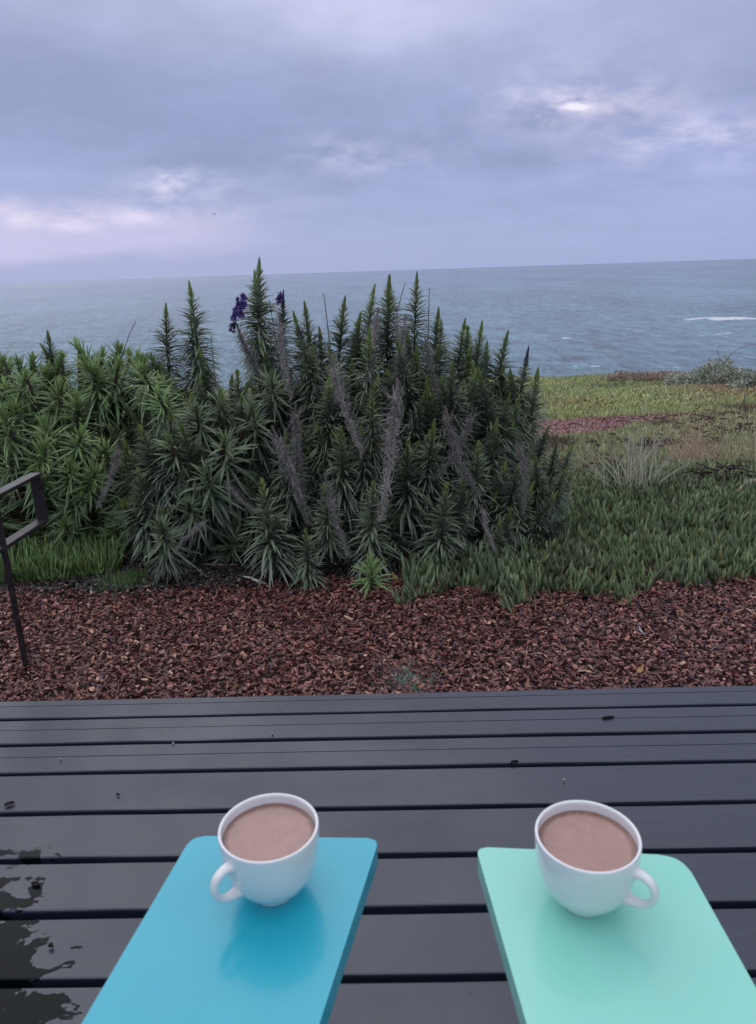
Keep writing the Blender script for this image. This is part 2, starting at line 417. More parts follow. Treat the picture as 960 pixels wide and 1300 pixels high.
chips(14000, samp_path, .03, .06, 'path_mulch', 'red bark chips covering the path across the bluff', .02, ((.08, .026, .024), (.22, .070, .055), (.36, .20, .16)), .01)

# ------------------------------------------------------------------ ice plant ground cover
PROF_ICE = [.55, 1.0, .85, .12]
def ice_cover(name, P, Lr, W, cols, label, per=5, spread=.55, S3=PROF_ICE, zoff=0.0):
    """P: shoot positions (n,2); each carries `per` finger leaves"""
    n = len(P); rp_ = lambda a: np.repeat(a, per, 0); n2 = n*per; B = rp_(P)
    sl = rng.normal(0, .38, (n, 2)); sh = rng.random(n)**1.5*zoff*(.5+fbm(P[:, 0], P[:, 1], 4, 2))      # shoot lean and height
    j_ = np.tile(np.arange(per)/max(per-1, 1), n)                                # place along the shoot
    h_ = rp_(sh)*j_; B = B+rp_(sl)*h_[:, None]+rng.normal(0, .004, (n2, 2))
    z = ground_z(B[:, 0], B[:, 1])+h_
    az = rp_(rng.uniform(0, 6.28, n))+np.tile(np.arange(per)*math.pi+np.arange(per)//2*1.5, n)+rng.normal(0, .3, n2); tilt = np.clip(spread*(1.25-.75*j_)+rng.normal(0, .22, n2), .03, 1.5)
    d = np.stack([np.cos(az)*np.sin(tilt)+rp_(sl[:, 0])*.5, np.sin(az)*np.sin(tilt)+rp_(sl[:, 1])*.5, np.cos(tilt)], 1); d = norm(d)
    L = rp_(rng.uniform(.7, 1.3, n))*rng.uniform(Lr[0], Lr[1], n2); Wd = W*rng.uniform(.75, 1.25, n2)
    bend = np.stack([-np.cos(az)*np.sin(tilt)*.45, -np.sin(az)*np.sin(tilt)*.45, .15*np.sin(tilt)], 1)
    nrm = np.stack([np.cos(az), np.sin(az), -.0*az], 1)+1e-3
    base = np.stack([B[:, 0], B[:, 1], z-.01], 1)
    V, Fc, kk = leaves(base, d, nrm, L, Wd, bend, S3, fold=.8, close=len(S3) > 3)
    C = np.repeat(cols*rng.uniform(.6, 1.4, (n, 1)), per, 0) * rng.uniform(.7, 1.3, (n2, 1))
    yl = rng.random(n2) < .03; C[yl] = C[yl]*np.array([1.5, 1.15, .9])
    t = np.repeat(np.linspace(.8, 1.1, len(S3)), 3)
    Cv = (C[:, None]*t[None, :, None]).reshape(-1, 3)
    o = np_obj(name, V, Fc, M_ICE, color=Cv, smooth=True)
    tag(o, label, 'ice plant', kind='stuff'); return o

edge_px = [(505, 782), (528, 765), (560, 757), (600, 750), (628, 760), (650, 787), (668, 772), (690, 757), (740, 764), (795, 771), (820, 755), (848, 745), (868, 752), (900, 748), (930, 742), (962, 738), (1100, 735)]
near_poly = [tuple(G(*q)[:2]) for q in edge_px] + [(6.0, 4.2), (6.0, 6.6), (.4, 6.6), (.2, 3.4)]
g0 = np.array(near_poly)
def fbm(X, Y, s, ph=0):
    return .5+.5*(wob(X, Y, s, ph)*.6+wob(X, Y, s*2.3, ph+3)*.3+wob(X, Y, s*5.1, ph+7)*.2)
def patch_cols(P, dead=True):
    X, Y = P[:, 0], P[:, 1]
    green = np.array([.170, .228, .108]); gold = np.array([.48, .52, .22]); red = np.array([.38, .20, .17]); brn = np.array([.50, .46, .29]); dkr = np.array([.13, .06, .055])
    f = fbm(X, Y, .9); g_ = fbm(X, Y, .6, 2.2); r_ = fbm(X, Y, 1.3, 4.1)
    farm = np.clip((Y-4.0)/4, 0, 1)
    C = green[None]*(1+.25*(f-.5)[:, None])
    def mixc(C, c, a): a = np.clip(a, 0, 1)[:, None]; return C*(1-a)+c*a
    C = mixc(C, gold, farm*np.clip((g_-.15)*2.0, 0, .85))
    C = mixc(C, brn, np.clip((Y-5)/1.5, 0, 1)*np.clip((9.6-Y)/1, 0, 1)*np.clip((f-.2)*1.9, .25, .85))
    C = mixc(C, dkr, np.clip((r_-.62)*9, 0, .85)*np.clip((Y-3.0)/1.5, .45, 1)*np.clip((10-Y), .1, 1))
    # far right reddish brown slope, orange rim on the left of the far field
    C = mixc(C, red, np.clip((X-(3.7+.27*(Y-9)))*.7, 0, .85)*np.clip((Y-10)/3, 0, 1)*np.clip(.35+r_, 0, 1))
    C = mixc(C, np.array([.36, .21, .08]), np.clip(1-np.abs(Y-11.5)/1.8, 0, 1)*np.clip((4.2-X)*.8, 0, 1)*.55*np.clip(g_*1.4, 0, 1))
    C = mixc(C, brn, np.clip((Y-18.5)/2, 0, .8)*np.clip((X-6.5)*.7, 0, 1))
    return np.clip(C, .01, 1)
def scatter(n, poly=None, box=None, clump=.0):
    if poly is not None: poly = np.asarray(poly); lo, hi = poly.min(0), poly.max(0)
    else: lo, hi = np.array(box[0]), np.array(box[1])
    P = rng.uniform(lo, hi, (n, 2))
    if poly is not None: P = P[inside(P, poly)]
    if clump:
        keep = rng.random(len(P)) < np.clip(1-clump+clump*2*fbm(P[:, 0], P[:, 1], 6, 1), .1, 1); P = P[keep]
    return P
P = scatter(25000, near_poly, clump=.6)
P = P[P[:, 1] < 5.2]
ice_cover('ice_plant', P, (.045, .085), .0155, patch_cols(P), 'dense upright green ice plant bordering the mulch on the right', 6, .75, zoff=.085)
P = np.concatenate([scatter(30000, box=((.6, 5.2), (6.4, 10.2)), clump=.5), scatter(7000, box=((-5.5, 4.7), (.6, 10.2)), clump=.4)])
P = P[~inside(P, P_PATH)]
ice_cover('ice_plant', P, (.035, .065), .0145, patch_cols(P), 'brownish green low ice plant in front of the red path', 5, .95, [.8, 1.0, .12], zoff=.04)
P = np.concatenate([scatter(62000, box=((1.6, 9.3), (14.5, 22.2)), clump=.5), scatter(12000, box=((-11, 9.3), (1.6, 22.2)), clump=.3)])
P = P[~inside(P, P_PATH) & (P[:, 1] > 9.0)]
P = P[P[:, 1] < edge_y(P[:, 0])+.5]
ice_cover('ice_plant', P, (.03, .07), .026, patch_cols(P), 'yellow green ice plant carpet running to the bluff edge', 4, 1.1, [1.0, 1.0, .15], zoff=.03)
# left patch beneath the light shrub
lp = [G(-120, 745), G(0, 747), G(40, 745), G(75, 742), G(125, 737), G(150, 728), G(150, 660), G(-120, 660)]
P = scatter(6500, np.array(lp)[:, :2], clump=.2)
c_ = np.tile(np.array([[.16, .25, .085]]), (len(P), 1))
ice_cover('ice_plant', P, (.06, .11), .012, c_, 'bright green grassy ice plant under the pale shrub behind the rail', 6, .6, zoff=.09)

# ------------------------------------------------------------------ shrub prototypes (local axis +Z, base at origin)
GA = 2.39996
def spike_mesh(name, L, leafmax, nleaf, seed, headfrac=.13, green=(.185, .232, .155), tipc=(.29, .38, .12), purple=None, droop=.35, wid=.0112):
    r = np.random.default_rng(seed); b = Bag(); nleaf = int(nleaf*2.3)
    bx, by = r.normal(0, .07, 2)
    def axis(t): return np.stack([bx*L*t**2, by*L*t**2, L*t], -1)
    V, Fc = tube(axis(np.linspace(0, .97, 8)), np.linspace(.008, .0035, 8), 6)
    b.add(V, Fc, (.07, .075, .045))
    t = np.sort(1-(r.random(nleaf)**1.0))*(1-headfrac*.6)
    t = np.clip(np.linspace(.06, 1-headfrac*.5, nleaf)+r.normal(0, .004, nleaf), 0, 1)
    s = 1-t                                             # 0 at tip
    Lf = np.minimum(leafmax, .014+.52*np.maximum(s*L-headfrac*L*.5, 0))*r.uniform(.75, 1.2, nleaf)
    ang = np.clip(.55+1.3*s*L/.6, .5, 1.35)+r.normal(0, .18, nleaf)   # from the axis
    az = np.arange(nleaf)*GA+r.normal(0, .3, nleaf)
    out = np.stack([np.cos(az), np.sin(az), 0*az], 1)
    d = out*np.sin(ang)[:, None]+np.array([0, 0, 1.])*np.cos(ang)[:, None]
    nrm = -out*np.cos(ang)[:, None]+np.array([0, 0, 1.])*np.sin(ang)[:, None]
    dro = -.06-.40*np.clip(s*L/.35, 0, 1)-droop*np.clip(s-.35, 0, 1)
    bend = np.stack([0*az, 0*az, dro+r.normal(0, .08, nleaf)], 1)+r.normal(0, .10, (nleaf, 3))*[1, 1, 0]
    V, Fc, kk = leaves(axis(t), d, nrm, Lf, np.clip(wid*np.sqrt(Lf/leafmax), .005, 1)*r.uniform(.8, 1.2, nleaf), bend, [.35, .9, 1.0, .7, .06], .3)
    g = np.array(green); tc_ = np.array(tipc); f = np.clip(1-s/.28, 0, 1)[:, None]
    C = (g*(1-f)+tc_*f)*r.uniform(.75, 1.3, (nleaf, 1)); brown = (r.random(nleaf) < .05*np.clip(s*2, 0, 1)); C[brown] = (.12, .095, .05)
    b.add(V, Fc, rep(C, kk))
    # dense spear head
    nh = int(150*headfrac/.13); th = 1-headfrac+headfrac*np.linspace(0, 1, nh)
    az = np.arange(nh)*GA; out = np.stack([np.cos(az), np.sin(az), 0*az], 1)
    rad = .0135*np.clip((1-(th-(1-headfrac))/headfrac), .03, 1)**.9+.001
    basep = axis(th)+out*rad[:, None]*.35
    d = out*.4+np.array([0, 0, 1.])
    V, Fc, kk = leaves(basep, d, out*-1+np.array([0, 0, .5]), r.uniform(.014, .024, nh)*(.35+.65*rad/.0145), np.full(nh, .0055), np.tile([[0, 0, .1]], (nh, 1)), [1.0, .9, .1], .3)
    hc = np.array(purple if purple else tipc); C = hc*r.uniform(.7, 1.25, (nh, 1)); b.add(V, Fc, rep(C, kk))
    return b.mesh(name, M_LEAF, True)
def rosette_mesh(name, seed, Lf=.135, n=84, green=(.07, .135, .04), tipc=(.13, .21, .055), stem=.3, wid=.0135):
    r = np.random.default_rng(seed); b = Bag()
    V, Fc = tube([(0, 0, -stem), (r.normal(0, .02), r.normal(0, .02), -stem/2), (0, 0, 0)], [.008, .007, .004], 6); b.add(V, Fc, (.08, .07, .045))
    i = np.arange(n); s = i/(n-1.0)                     # 0 outer/lower, 1 inner
    ang = 1.6*(1-s)**.8+.12+r.normal(0, .2, n); az = i*GA+r.normal(0, .25, n)
    out = np.stack([np.cos(az), np.sin(az), 0*az], 1)
    d = out*np.sin(ang)[:, None]+np.array([0, 0, 1.])*np.cos(ang)[:, None]
    nrm = -out*np.cos(ang)[:, None]+np.array([0, 0, 1.])*np.sin(ang)[:, None]
    L = Lf*(1.0-.55*s**2)*r.uniform(.65, 1.2, n); base = np.stack([0*s, 0*s, -.15*(1-s)], 1)
    bend = np.stack([r.normal(0, .08, n), r.normal(0, .08, n), -.35*(1-s)-.1+r.normal(0, .08, n)], 1)
    V, Fc, kk = leaves(base, d, nrm, L, wid*r.uniform(.75, 1.15, n)*(1-.4*s), bend, [.3, .85, 1.0, .7, .05], .3)
    f = (s**2)[:, None]; C = (np.array(green)*(1-f)+np.array(tipc)*f)*r.uniform(.75, 1.25, (n, 1)); b.add(V, Fc, rep(C, kk))
    m = 16; t = r.random(m); az = r.uniform(0, 6.28, m); out = np.stack([np.cos(az), np.sin(az), 0*az], 1)
    V, Fc, kk = leaves(np.stack([0*t, 0*t, -.1-(stem-.12)*t], 1), out+np.array([0, 0, -.25]), np.tile([[0, 0, 1.]], (m, 1)), r.uniform(.7, 1, m)*Lf, np.full(m, wid*.8), np.tile([[0, 0, -.35]], (m, 1)), [.3, .85, 1.0, .7, .05], .3)
    b.add(V, Fc, rep(np.array(green)*.75*r.uniform(.7, 1.2, (m, 1)), kk))
    return b.mesh(name, M_LEAF, True)
def dead_mesh(name, L, seed, n=620, rad=.066, thin=False):
    """spent flower spike: grey stem with curled hair-like bracts"""
    r = np.random.default_rng(seed); b = Bag(); bx, by = r.normal(0, .16, 2)
    def axis(t): return np.stack([bx*L*t**2, by*L*t**2, L*t], -1)
    V, Fc = tube(axis(np.linspace(0, 1, 8)), np.linspace(.005, .0015, 8), 5); b.add(V, Fc, (.16, .13, .12))
    if thin: n = 34; rad = .05
    t = r.uniform(.12, 1, n) if not thin else np.linspace(.35, 1, n); az = np.arange(n)*GA+r.normal(0, .3, n); out = np.stack([np.cos(az), np.sin(az), 0*az], 1)
    ang = r.uniform(.6, 1.3, n)
    d = out*np.sin(ang)[:, None]+np.array([0, 0, 1.])*np.cos(ang)[:, None]
    LL = rad*r.uniform(.7, 1.2, n)*(1.15-t*.6); bend = np.stack([0*t, 0*t, -.6+r.normal(0, .3, n)], 1)-out*.55+r.normal(0, .25, (n, 3))
    V, Fc, kk = leaves(axis(t), d, np.cross(d, r.normal(0, 1, (n, 3))), LL, np.full(n, .0022 if not thin else .0016), bend, [1, 1, .9, .8, .7], .5)
    b.add(V, Fc, rep(np.array([.35, .33, .30])*r.uniform(.5, 1.3, (n, 1)), kk))
    return b.mesh(name, M_DRY, False)
SP = {}
for i in range(4):
    SP['s', i] = spike_mesh('leafy_spike', .42, .115, 120, 10+i)
    SP['m', i] = spike_mesh('leafy_spike', .62, .125, 175, 20+i, .10)
    SP['l', i] = spike_mesh('leafy_spike', .85, .13, 235, 30+i, .085)
    SP['b', i] = spike_mesh('leafy_spike', .42, .135, 105, 70+i, .05, wid=.012, droop=.5)   # broad, shaggy
    SP['ros', i] = rosette_mesh('leaf_rosette', 40+i, green=(.165, .26, .105), tipc=(.32, .44, .16))
    SP['rosd', i] = rosette_mesh('leaf_rosette', 50+i, Lf=.14, n=60, green=(.13, .18, .105), tipc=(.23, .31, .13), wid=.0135)
    SP['dead', i] = dead_mesh('dead_spike', .42, 60+i)
    SP['thin', i] = dead_mesh('dry_stalk', .50, 65+i, thin=True)
    SP['pur', i] = spike_mesh('flower_spike', .5, .085, 130, 80+i, .2, purple=(.085, .07, .15))

def place(mesh, base, axis, parent, scale=1.0, name=None, spin=None):
    o = bpy.data.objects.new(name or mesh.name.split('.')[0], mesh); COL.objects.link(o); o.parent = parent
    q = Vector(axis).normalized().to_track_quat('Z', 'Y')
    from mathutils import Quaternion
    q = q @ Quaternion((0, 0, 1), random.uniform(0, 6.28) if spin is None else spin)
    o.rotation_mode = 'QUATERNION'; o.rotation_quaternion = q
    pl = parent.location if parent else Vector((0, 0, 0))
    o.location = Vector(base)-pl; o.scale = (scale,)*3
    return o
LEN = {'s': .42, 'm': .62, 'l': .85, 'b': .42, 'ros': 0, 'rosd': 0, 'dead': .42, 'thin': .5, 'pur': .5}
def tip_place(kind, tip, lean, parent, scale=1.0, i=None):
    ax = np.array([lean[0], lean[1], 1.0]); ax /= np.linalg.norm(ax)
    i = random.randrange(4) if i is None else i
    base = np.asarray(tip)-ax*LEN[kind]*scale
    return place(SP[kind, i], base, ax, parent, scale), base
def branches(name, root, ends, parent, r0_=.02):
    b = Bag()
    for e in ends:
        e = np.asarray(e); rt_ = np.asarray(root)+np.array([random.gauss(0, .08), random.gauss(0, .06), 0])
        rt_[2] = float(ground_z(rt_[0], rt_[1]))-.02
        mid = rt_*.5+e*.5+np.array([random.gauss(0, .05), random.gauss(0, .05), -.06])
        t = np.linspace(0, 1, 7)[:, None]; path = rt_*(1-t)**2+2*mid*t*(1-t)+e*t**2
        V, Fc = tube(path-np.array(parent.location), np.linspace(r0_, .007, 7), 6); b.add(V, Fc, np.array([.075, .055, .045])*random.uniform(.7, 1.3))
    return b.obj(name, M_BARK, parent, True)

def shrub(name, label, cat, centre, rx, ry, h, ndome, kinds, explicit, seed, lean_k=.45, zmin=.12, group=None, sep=.105):
    random.seed(seed); gz = float(ground_z(centre[0], centre[1]))
    T = empty(name, (centre[0], centre[1], gz)); tag(T, label, cat, group); ends = []
    n = 0; tries = 0; pts = []
    while n < ndome and tries < 9000:
        tries += 1
        a = random.uniform(-math.pi, math.pi)
        if math.sin(a) > .2 and random.random() < .6: continue    # thinner at the back
        e = math.asin(random.uniform(0, 1)**.9)
        rr = random.uniform(.86, 1.0); hz = rr*h*math.sin(e)
        p = np.array([centre[0]+rx*rr*math.cos(e)**.7*math.cos(a), centre[1]+ry*rr*math.cos(e)**.7*math.sin(a), gz+hz])
        if hz < zmin: continue
        if any(np.linalg.norm(p-q) < sep for q in pts): continue
        pts.append(p); lf = hz/h
        kd = random.choices([q[0] for q in kinds], [q[1] if lf < .55 else q[2] for q in kinds])[0]
        k_ = lean_k*(1.15-lf)*math.cos(e)**.3
        lean = (math.cos(a)*k_*1.1+random.gauss(0, .12), math.sin(a)*k_*.55+random.gauss(0, .10))
        if kd in ('ros', 'rosd'): lean = (lean[0]*1.4, lean[1]*1.4-.15)
        o, b = tip_place(kd, p, lean, T, random.uniform(.8, 1.1)*(1.1 if kd == 'ros' else 1)); ends.append(b); n += 1
    for (kd, px, py, Y, lx, ly, sc) in explicit:
        o, b = tip_place(kd, A(px, py, Y), (lx, ly), T, sc)
        if kd != 'dead': ends.append(b)
    random.shuffle(ends)
    branches('branch', (centre[0], centre[1], gz), ends[:70], T)
    return T

# main shrub
ex = []
for (px, py, Y, k_, lx, sc) in [
    (318, 329, 3.85, 'm', -.02, 1.05), (331, 344, 3.9, 'l', .04, .95),
    (393, 384, 3.8, 'm', .0, 1.1), (384, 396, 3.75, 'm', -.05, 1), (425, 377, 3.9, 'm', .02, 1), (448, 398, 3.8, 's', 0, 1), (456, 363, 3.9, 'm', -.02, 1),
    (484, 350, 3.85, 'l', -.02, 1), (492, 350, 3.95, 'l', .03, 1), (523, 346, 3.8, 'l', 0, .9), (551, 390, 3.85, 'm', .02, 1), (562, 405, 4.0, 'm', .06, .9), (581, 406, 3.9, 'm', .03, .95),
    (606, 406, 3.85, 'm', .06, .95), (632, 419, 3.8, 'm', .06, 1.0), (683, 469, 3.75, 's', .1, 1.1), (645, 465, 3.8, 's', .12, 1),
    (440, 440, 3.5, 'l', 0, .9), (465, 412, 3.55, 'l', .03, .9), (570, 478, 3.45, 'b', .0, 1.1), (600, 470, 3.6, 'b', .1, 1), (470, 495, 3.3, 'l', 0, .72), (462, 542, 3.25, 'm', .0, .75),
    (410, 470, 3.5, 'm', .0, 1.0), (395, 440, 3.6, 'm', 0, 1), (360, 545, 3.3, 's', -.03, 1.0), (500, 470, 3.5, 'b', .0, 1.1), (535, 440, 3.6, 'm', .05, 1.0),
    (630, 535, 3.4, 's', .08, 1.0), (655, 590, 3.3, 's', .12, .8), (612, 560, 3.3, 'b', .12, .9), (640, 500, 3.5, 'm', .1, .8),
    (725, 563, 3.5, 's', .22, .7), (708, 560, 3.5, 's', .16, .7), (697, 580, 3.4, 's', .2, .7), (715, 592, 3.4, 's', .25, .6), (690, 540, 3.6, 's', .15, .7),
    (330, 613, 3.02, 'b', -.08, 1.0), (391, 672, 2.95, 'b', .05, .72), (470, 612, 3.08, 'b', .02, .95), (562, 617, 3.1, 'b', .04, .95), (413, 612, 3.1, 's', .0, .8),
    (350, 650, 3.05, 'b', -.15, .7), (520, 560, 3.25, 'b', .05, 1.0), (590, 610, 3.2, 'b', .15, .8), (430, 545, 3.25, 'b', -.03, .9)]:
    ex.append((k_, px, py, Y, lx, -.05 if Y > 3.4 else -.08, sc))
for (px, py, Y, lx, sc) in [(700, 622, 3.35, .4, .8), (716, 640, 3.35, .5, .7), (690, 655, 3.3, .45, .7), (672, 612, 3.3, .3, .85), (655, 645, 3.2, .3, .8), (730, 600, 3.5, .45, .7), (640, 660, 3.15, .2, .7), (684, 585, 3.5, .25, .9), (665, 530, 3.6, .2, 1), (650, 500, 3.7, .15, 1),
    (668, 480, 3.8, .15, 1), (600, 440, 3.8, .08, 1), (615, 470, 3.7, .1, 1), (375, 430, 3.8, -.03, 1), (410, 415, 3.85, 0, 1), (350, 470, 3.7, -.05, 1), (500, 420, 3.7, 0, 1), (540, 470, 3.6, 0, 1)]: ex.append(('m' if py < 560 else 's', px, py, Y, lx, -.05, sc))
ex += [('pur', 355, 370, 3.9, .02, 0, .9), ('pur', 393, 412, 3.6, .0, 0, .8), ('pur', 672, 441, 3.75, .16, 0, 1.0)]
ex += [('thin', 417, 372, 4.0, .0, 0, 1.0), ('thin', 547, 366, 4.0, .06, 0, 1.1), ('thin', 500, 358, 4.0, .1, 0, 1.0), ('thin', 345, 380, 3.9, -.05, 0, 1)]
# spent grey spikes: hanging down the front (tip below the base)
dead_list = [(345, 540, 400, 655, 3.12, 1.0), (412, 600, 428, 700, 3.02, .95), (505, 480, 492, 640, 3.12, 1.15), (565, 515, 578, 630, 3.12, 1.1), (420, 450, 440, 570, 3.3, 1.1), (515, 400, 500, 500, 3.45, 1.1),
             (480, 390, 470, 480, 3.55, 1.0), (612, 640, 618, 700, 3.0, .6), (375, 510, 372, 620, 3.2, 1), (500, 340+60, 520, 470, 3.6, 1), (600, 520, 585, 610, 3.2, 1), (655, 560, 690, 640, 3.2, .9), (355, 400, 350, 500, 3.6, 1.0), (540, 430, 555, 520, 3.5, 1)]
main = shrub('flowering_shrub', 'largest dark green shrub in the centre with many upright leafy spikes', 'shrub', (.16, 3.85), .76, .70, 1.16, 74,
             [('m', 2, 3), ('b', 4, 1.2), ('s', 3, 2), ('rosd', 1.6, .2)], ex, 3)
def hang(parent, lst):
    for (x1, y1, x2, y2, Y, sc) in lst:
        a = A(x1, y1, Y+.08); b = A(x2, y2, Y+.01); L = np.linalg.norm(b-a)
        place(SP['dead', random.randrange(4)], a, (b-a)/L, parent, L/.42*1.05)
hang(main, dead_list)
# purple flower cluster near the tallest spike
def florets(parent, px, py, Y, n=26, r=.045, col=(.27, .19, .52)):
    b = Bag(); c = A(px, py, Y)-np.array(parent.location)
    for i in range(n):
        p = c+np.array([random.gauss(0, r*.55), random.gauss(0, r*.4), random.gauss(0, r)])
        for j in range(10):
            dd = norm(np.array([random.gauss(0, 1), random.gauss(0, 1), random.gauss(.2, 1)]))[None]
            V, Fc, kk = leaves(p[None], dd, np.array([[.1, .3, 1.]]), np.array([.014]), np.array([.010]), np.array([[0, 0, -.2]]), [.3, 1, .7], .3)
            b.add(V, Fc, np.array(col)*random.uniform(.6, 1.5))
    b.obj('flower_cluster', M_PETAL, parent, False)
for (fx, fy, fn, fr) in ((309, 377, 12, .010), (304, 385, 13, .010), (310, 388, 10, .009), (299, 393, 13, .010), (305, 398, 11, .010), (297, 402, 9, .008)): florets(main, fx, fy, 3.78, fn, fr)
florets(main, 355, 379, 3.88, 14, .012, (.20, .13, .32)); florets(main, 296, 414, 3.8, 8, .008, (.12, .09, .18))

# middle shrub
ex = [('b', 330, 500, 3.7, 0, -.1, 1.1), ('b', 350, 520, 3.65, 0, -.1, 1.1), ('m', 345, 430, 3.8, 0, 0, 1), ('b', 310, 540, 3.5, .1, -.1, 1), ('b', 365, 470, 3.75, 0, 0, 1.1), ('m', 205, 386, 3.95, .02, 0, .95), ('m', 244, 358, 3.95, .0, 0, 1.05), ('m', 238, 400, 4.0, -.02, 0, .9), ('m', 270, 440, 3.9, .12, 0, .9), ('b', 275, 500, 3.45, .02, -.1, 1.0), ('b', 235, 500, 3.5, -.1, -.1, 1.0),
      ('rosd', 250, 520, 3.35, 0, -.5, 1.1), ('rosd', 285, 560, 3.25, .1, -.6, 1.2), ('rosd', 262, 600, 3.2, 0, -.7, 1.2), ('rosd', 215, 560, 3.3, -.1, -.6, 1.1), ('b', 225, 540, 3.3, -.25, -.1, 1.1), ('b', 180, 540, 3.4, -.2, -.1, 1.0),
      ('rosd', 240, 640, 3.2, 0, -.7, 1.0), ('thin', 255, 430, 3.8, -.15, 0, 1.1), ('thin', 215, 400, 4, .1, 0, .8), ('rosd', 320, 520, 3.4, 0, -.5, 1), ('b', 300, 470, 3.6, .0, -.05, 1.1), ('rosd', 345, 480, 3.5, .1, -.5, 1),
      ('ros', 200, 500, 3.5, -.1, -.5, 1), ('ros', 180, 470, 3.6, -.1, -.4, 1)]
mid = shrub('flowering_shrub', 'dark shrub left of the big one, two tall spikes rising over loose leaf rosettes', 'shrub', (-.86, 3.75), .54, .50, .98, 74,
            [('b', 3, 3), ('s', 2, 3), ('rosd', 3, 2), ('m', .5, 1)], ex, 5)
hang(mid, [(150, 560, 148, 640, 3.35, 1), (285, 610, 320, 660, 3.05, .5), (300, 410, 330, 520, 3.7, 1), (265, 660, 215, 690, 3.0, .6)])

# left shrub, paler and broader leaved
ex = [('s', 61, 420, 4.0, -.02, 0, .9), ('s', 73, 436, 4.0, .05, 0, .8), ('thin', 134, 410, 3.9, 0, 0, .9), ('thin', 30, 430, 3.9, -.1, 0, .8), ('thin', 186, 445, 3.7, .05, 0, .8)]
for row, (yy, Yd) in enumerate(((462, 3.95), (480, 3.75))):
    for px in range(-40, 215, 17 if row == 0 else 24):
        ex.append(('ros', px+random.uniform(-7, 7), yy-(14 if 80 < px < 180 else 0)+random.uniform(-6, 12), Yd+random.uniform(-.12, .12), random.gauss(0, .25), -.2+random.gauss(0, .2), random.uniform(.95, 1.2)))
left = shrub('leafy_shrub', 'pale green bushy shrub at the left edge behind the metal rail', 'shrub', (-1.72, 3.9), .80, .62, .93, 70,
             [('ros', 7, 9), ('rosd', 1.0, .1)], ex, 8, lean_k=.9, sep=.10)
random.seed(21)
# young plants at the foot of the shrubs
def young(label, items, group=None):
    c = G(items[0][1], items[0][2]+25); T = empty('young_shrub', c); tag(T, label, 'young shrub')
    for (kd, px, py, Y, lx, ly, sc) in items: tip_place(kd, A(px, py, Y), (lx, ly), T, sc)
    return T
young('low dark rosette plant at the mulch edge below the dark left shrub', [('b', 205, 655, 3.05, 0, -.1, .62), ('rosd', 205, 665, 3.03, 0, -.3, 1.0)])
young('small starry green rosette growing on the mulch at the foot of the big shrub', [('ros', 470, 716, 2.90, 0, -.25, .95)])
young('little broad leaved seedling between the big shrub and the ice plant', [('ros', 540, 722, 2.98, .1, -.3, .75)])

# small tufts at the mulch edge
def tuft(name, label, cat, c, n, L, W, spread, col, mat, R_=.05, prof=(1, .8, .5, .05), seed=1, bendz=-.3):
    r = np.random.default_rng(seed); b = Bag(); T_ = np.asarray(c)
    az = r.uniform(0, 6.283, n); tilt = np.abs(r.normal(0, spread, n)); d = np.stack([np.cos(az)*np.sin(tilt), np.sin(az)*np.sin(tilt), np.cos(tilt)], 1)
    base = np.stack([r.normal(0, R_, n), r.normal(0, R_, n), np.full(n, 0.0)], 1)
    base[:, 2] = ground_z(base[:, 0]+T_[0], base[:, 1]+T_[1])-T_[2]-.005
    V, Fc, kk = leaves(base, d, np.stack([np.cos(az+1.5), np.sin(az+1.5), 0*az+.3], 1), L*r.uniform(.5, 1.1, n), W*r.uniform(.7, 1.2, n), np.stack([d[:, 0]*.25, d[:, 1]*.25, np.full(n, bendz)*np.sin(tilt)], 1), list(prof), .3)
    b.add(V, Fc, rep(np.asarray(col)*r.uniform(.6, 1.3, (n, 1)), kk)); o = b.obj(name, mat, None, True); o.location = T_
    return tag(o, label, cat)
tuft('green_tuft', 'small bright green tuft standing on the mulch by the left shrub', 'tuft', G(130, 752)+np.array([0, 0, .025]), 60, .055, .010, .6, (.17, .28, .09), M_ICE, .015, seed=2)
tuft('green_tuft', 'wider green tuft fringing the mulch beside the small one', 'tuft', G(163, 745)+np.array([0, 0, .02]), 200, .10, .010, .5, (.14, .23, .08), M_ICE, .05, seed=3)
tuft('weed', 'grey teal weed at the far edge of the deck boards', 'weed', G(519, 869)+np.array([0, 0, .042]), 700, .042, .007, .9, (.34, .50, .42), M_ICE, .042, seed=4, bendz=.1)
tuft('ice_plant_sprig', 'tiny green sprig alone on the mulch just before the ice plant', 'sprig', G(600, 764)+np.array([0, 0, .025]), 24, .04, .009, .6, (.14, .22, .09), M_ICE, .012, seed=5)
tuft('dry_tuft', 'faint withered grass tuft lying on the mulch near the rail', 'dry tuft', G(95, 830), 70, .09, .0025, 1.1, (.26, .21, .13), M_DRY, .05, seed=6)
tuft('dry_tuft', 'faint straw tuft on the mulch right of the withered one', 'dry tuft', G(163, 832), 40, .06, .0025, 1.2, (.24, .20, .13), M_DRY, .04, seed=16)
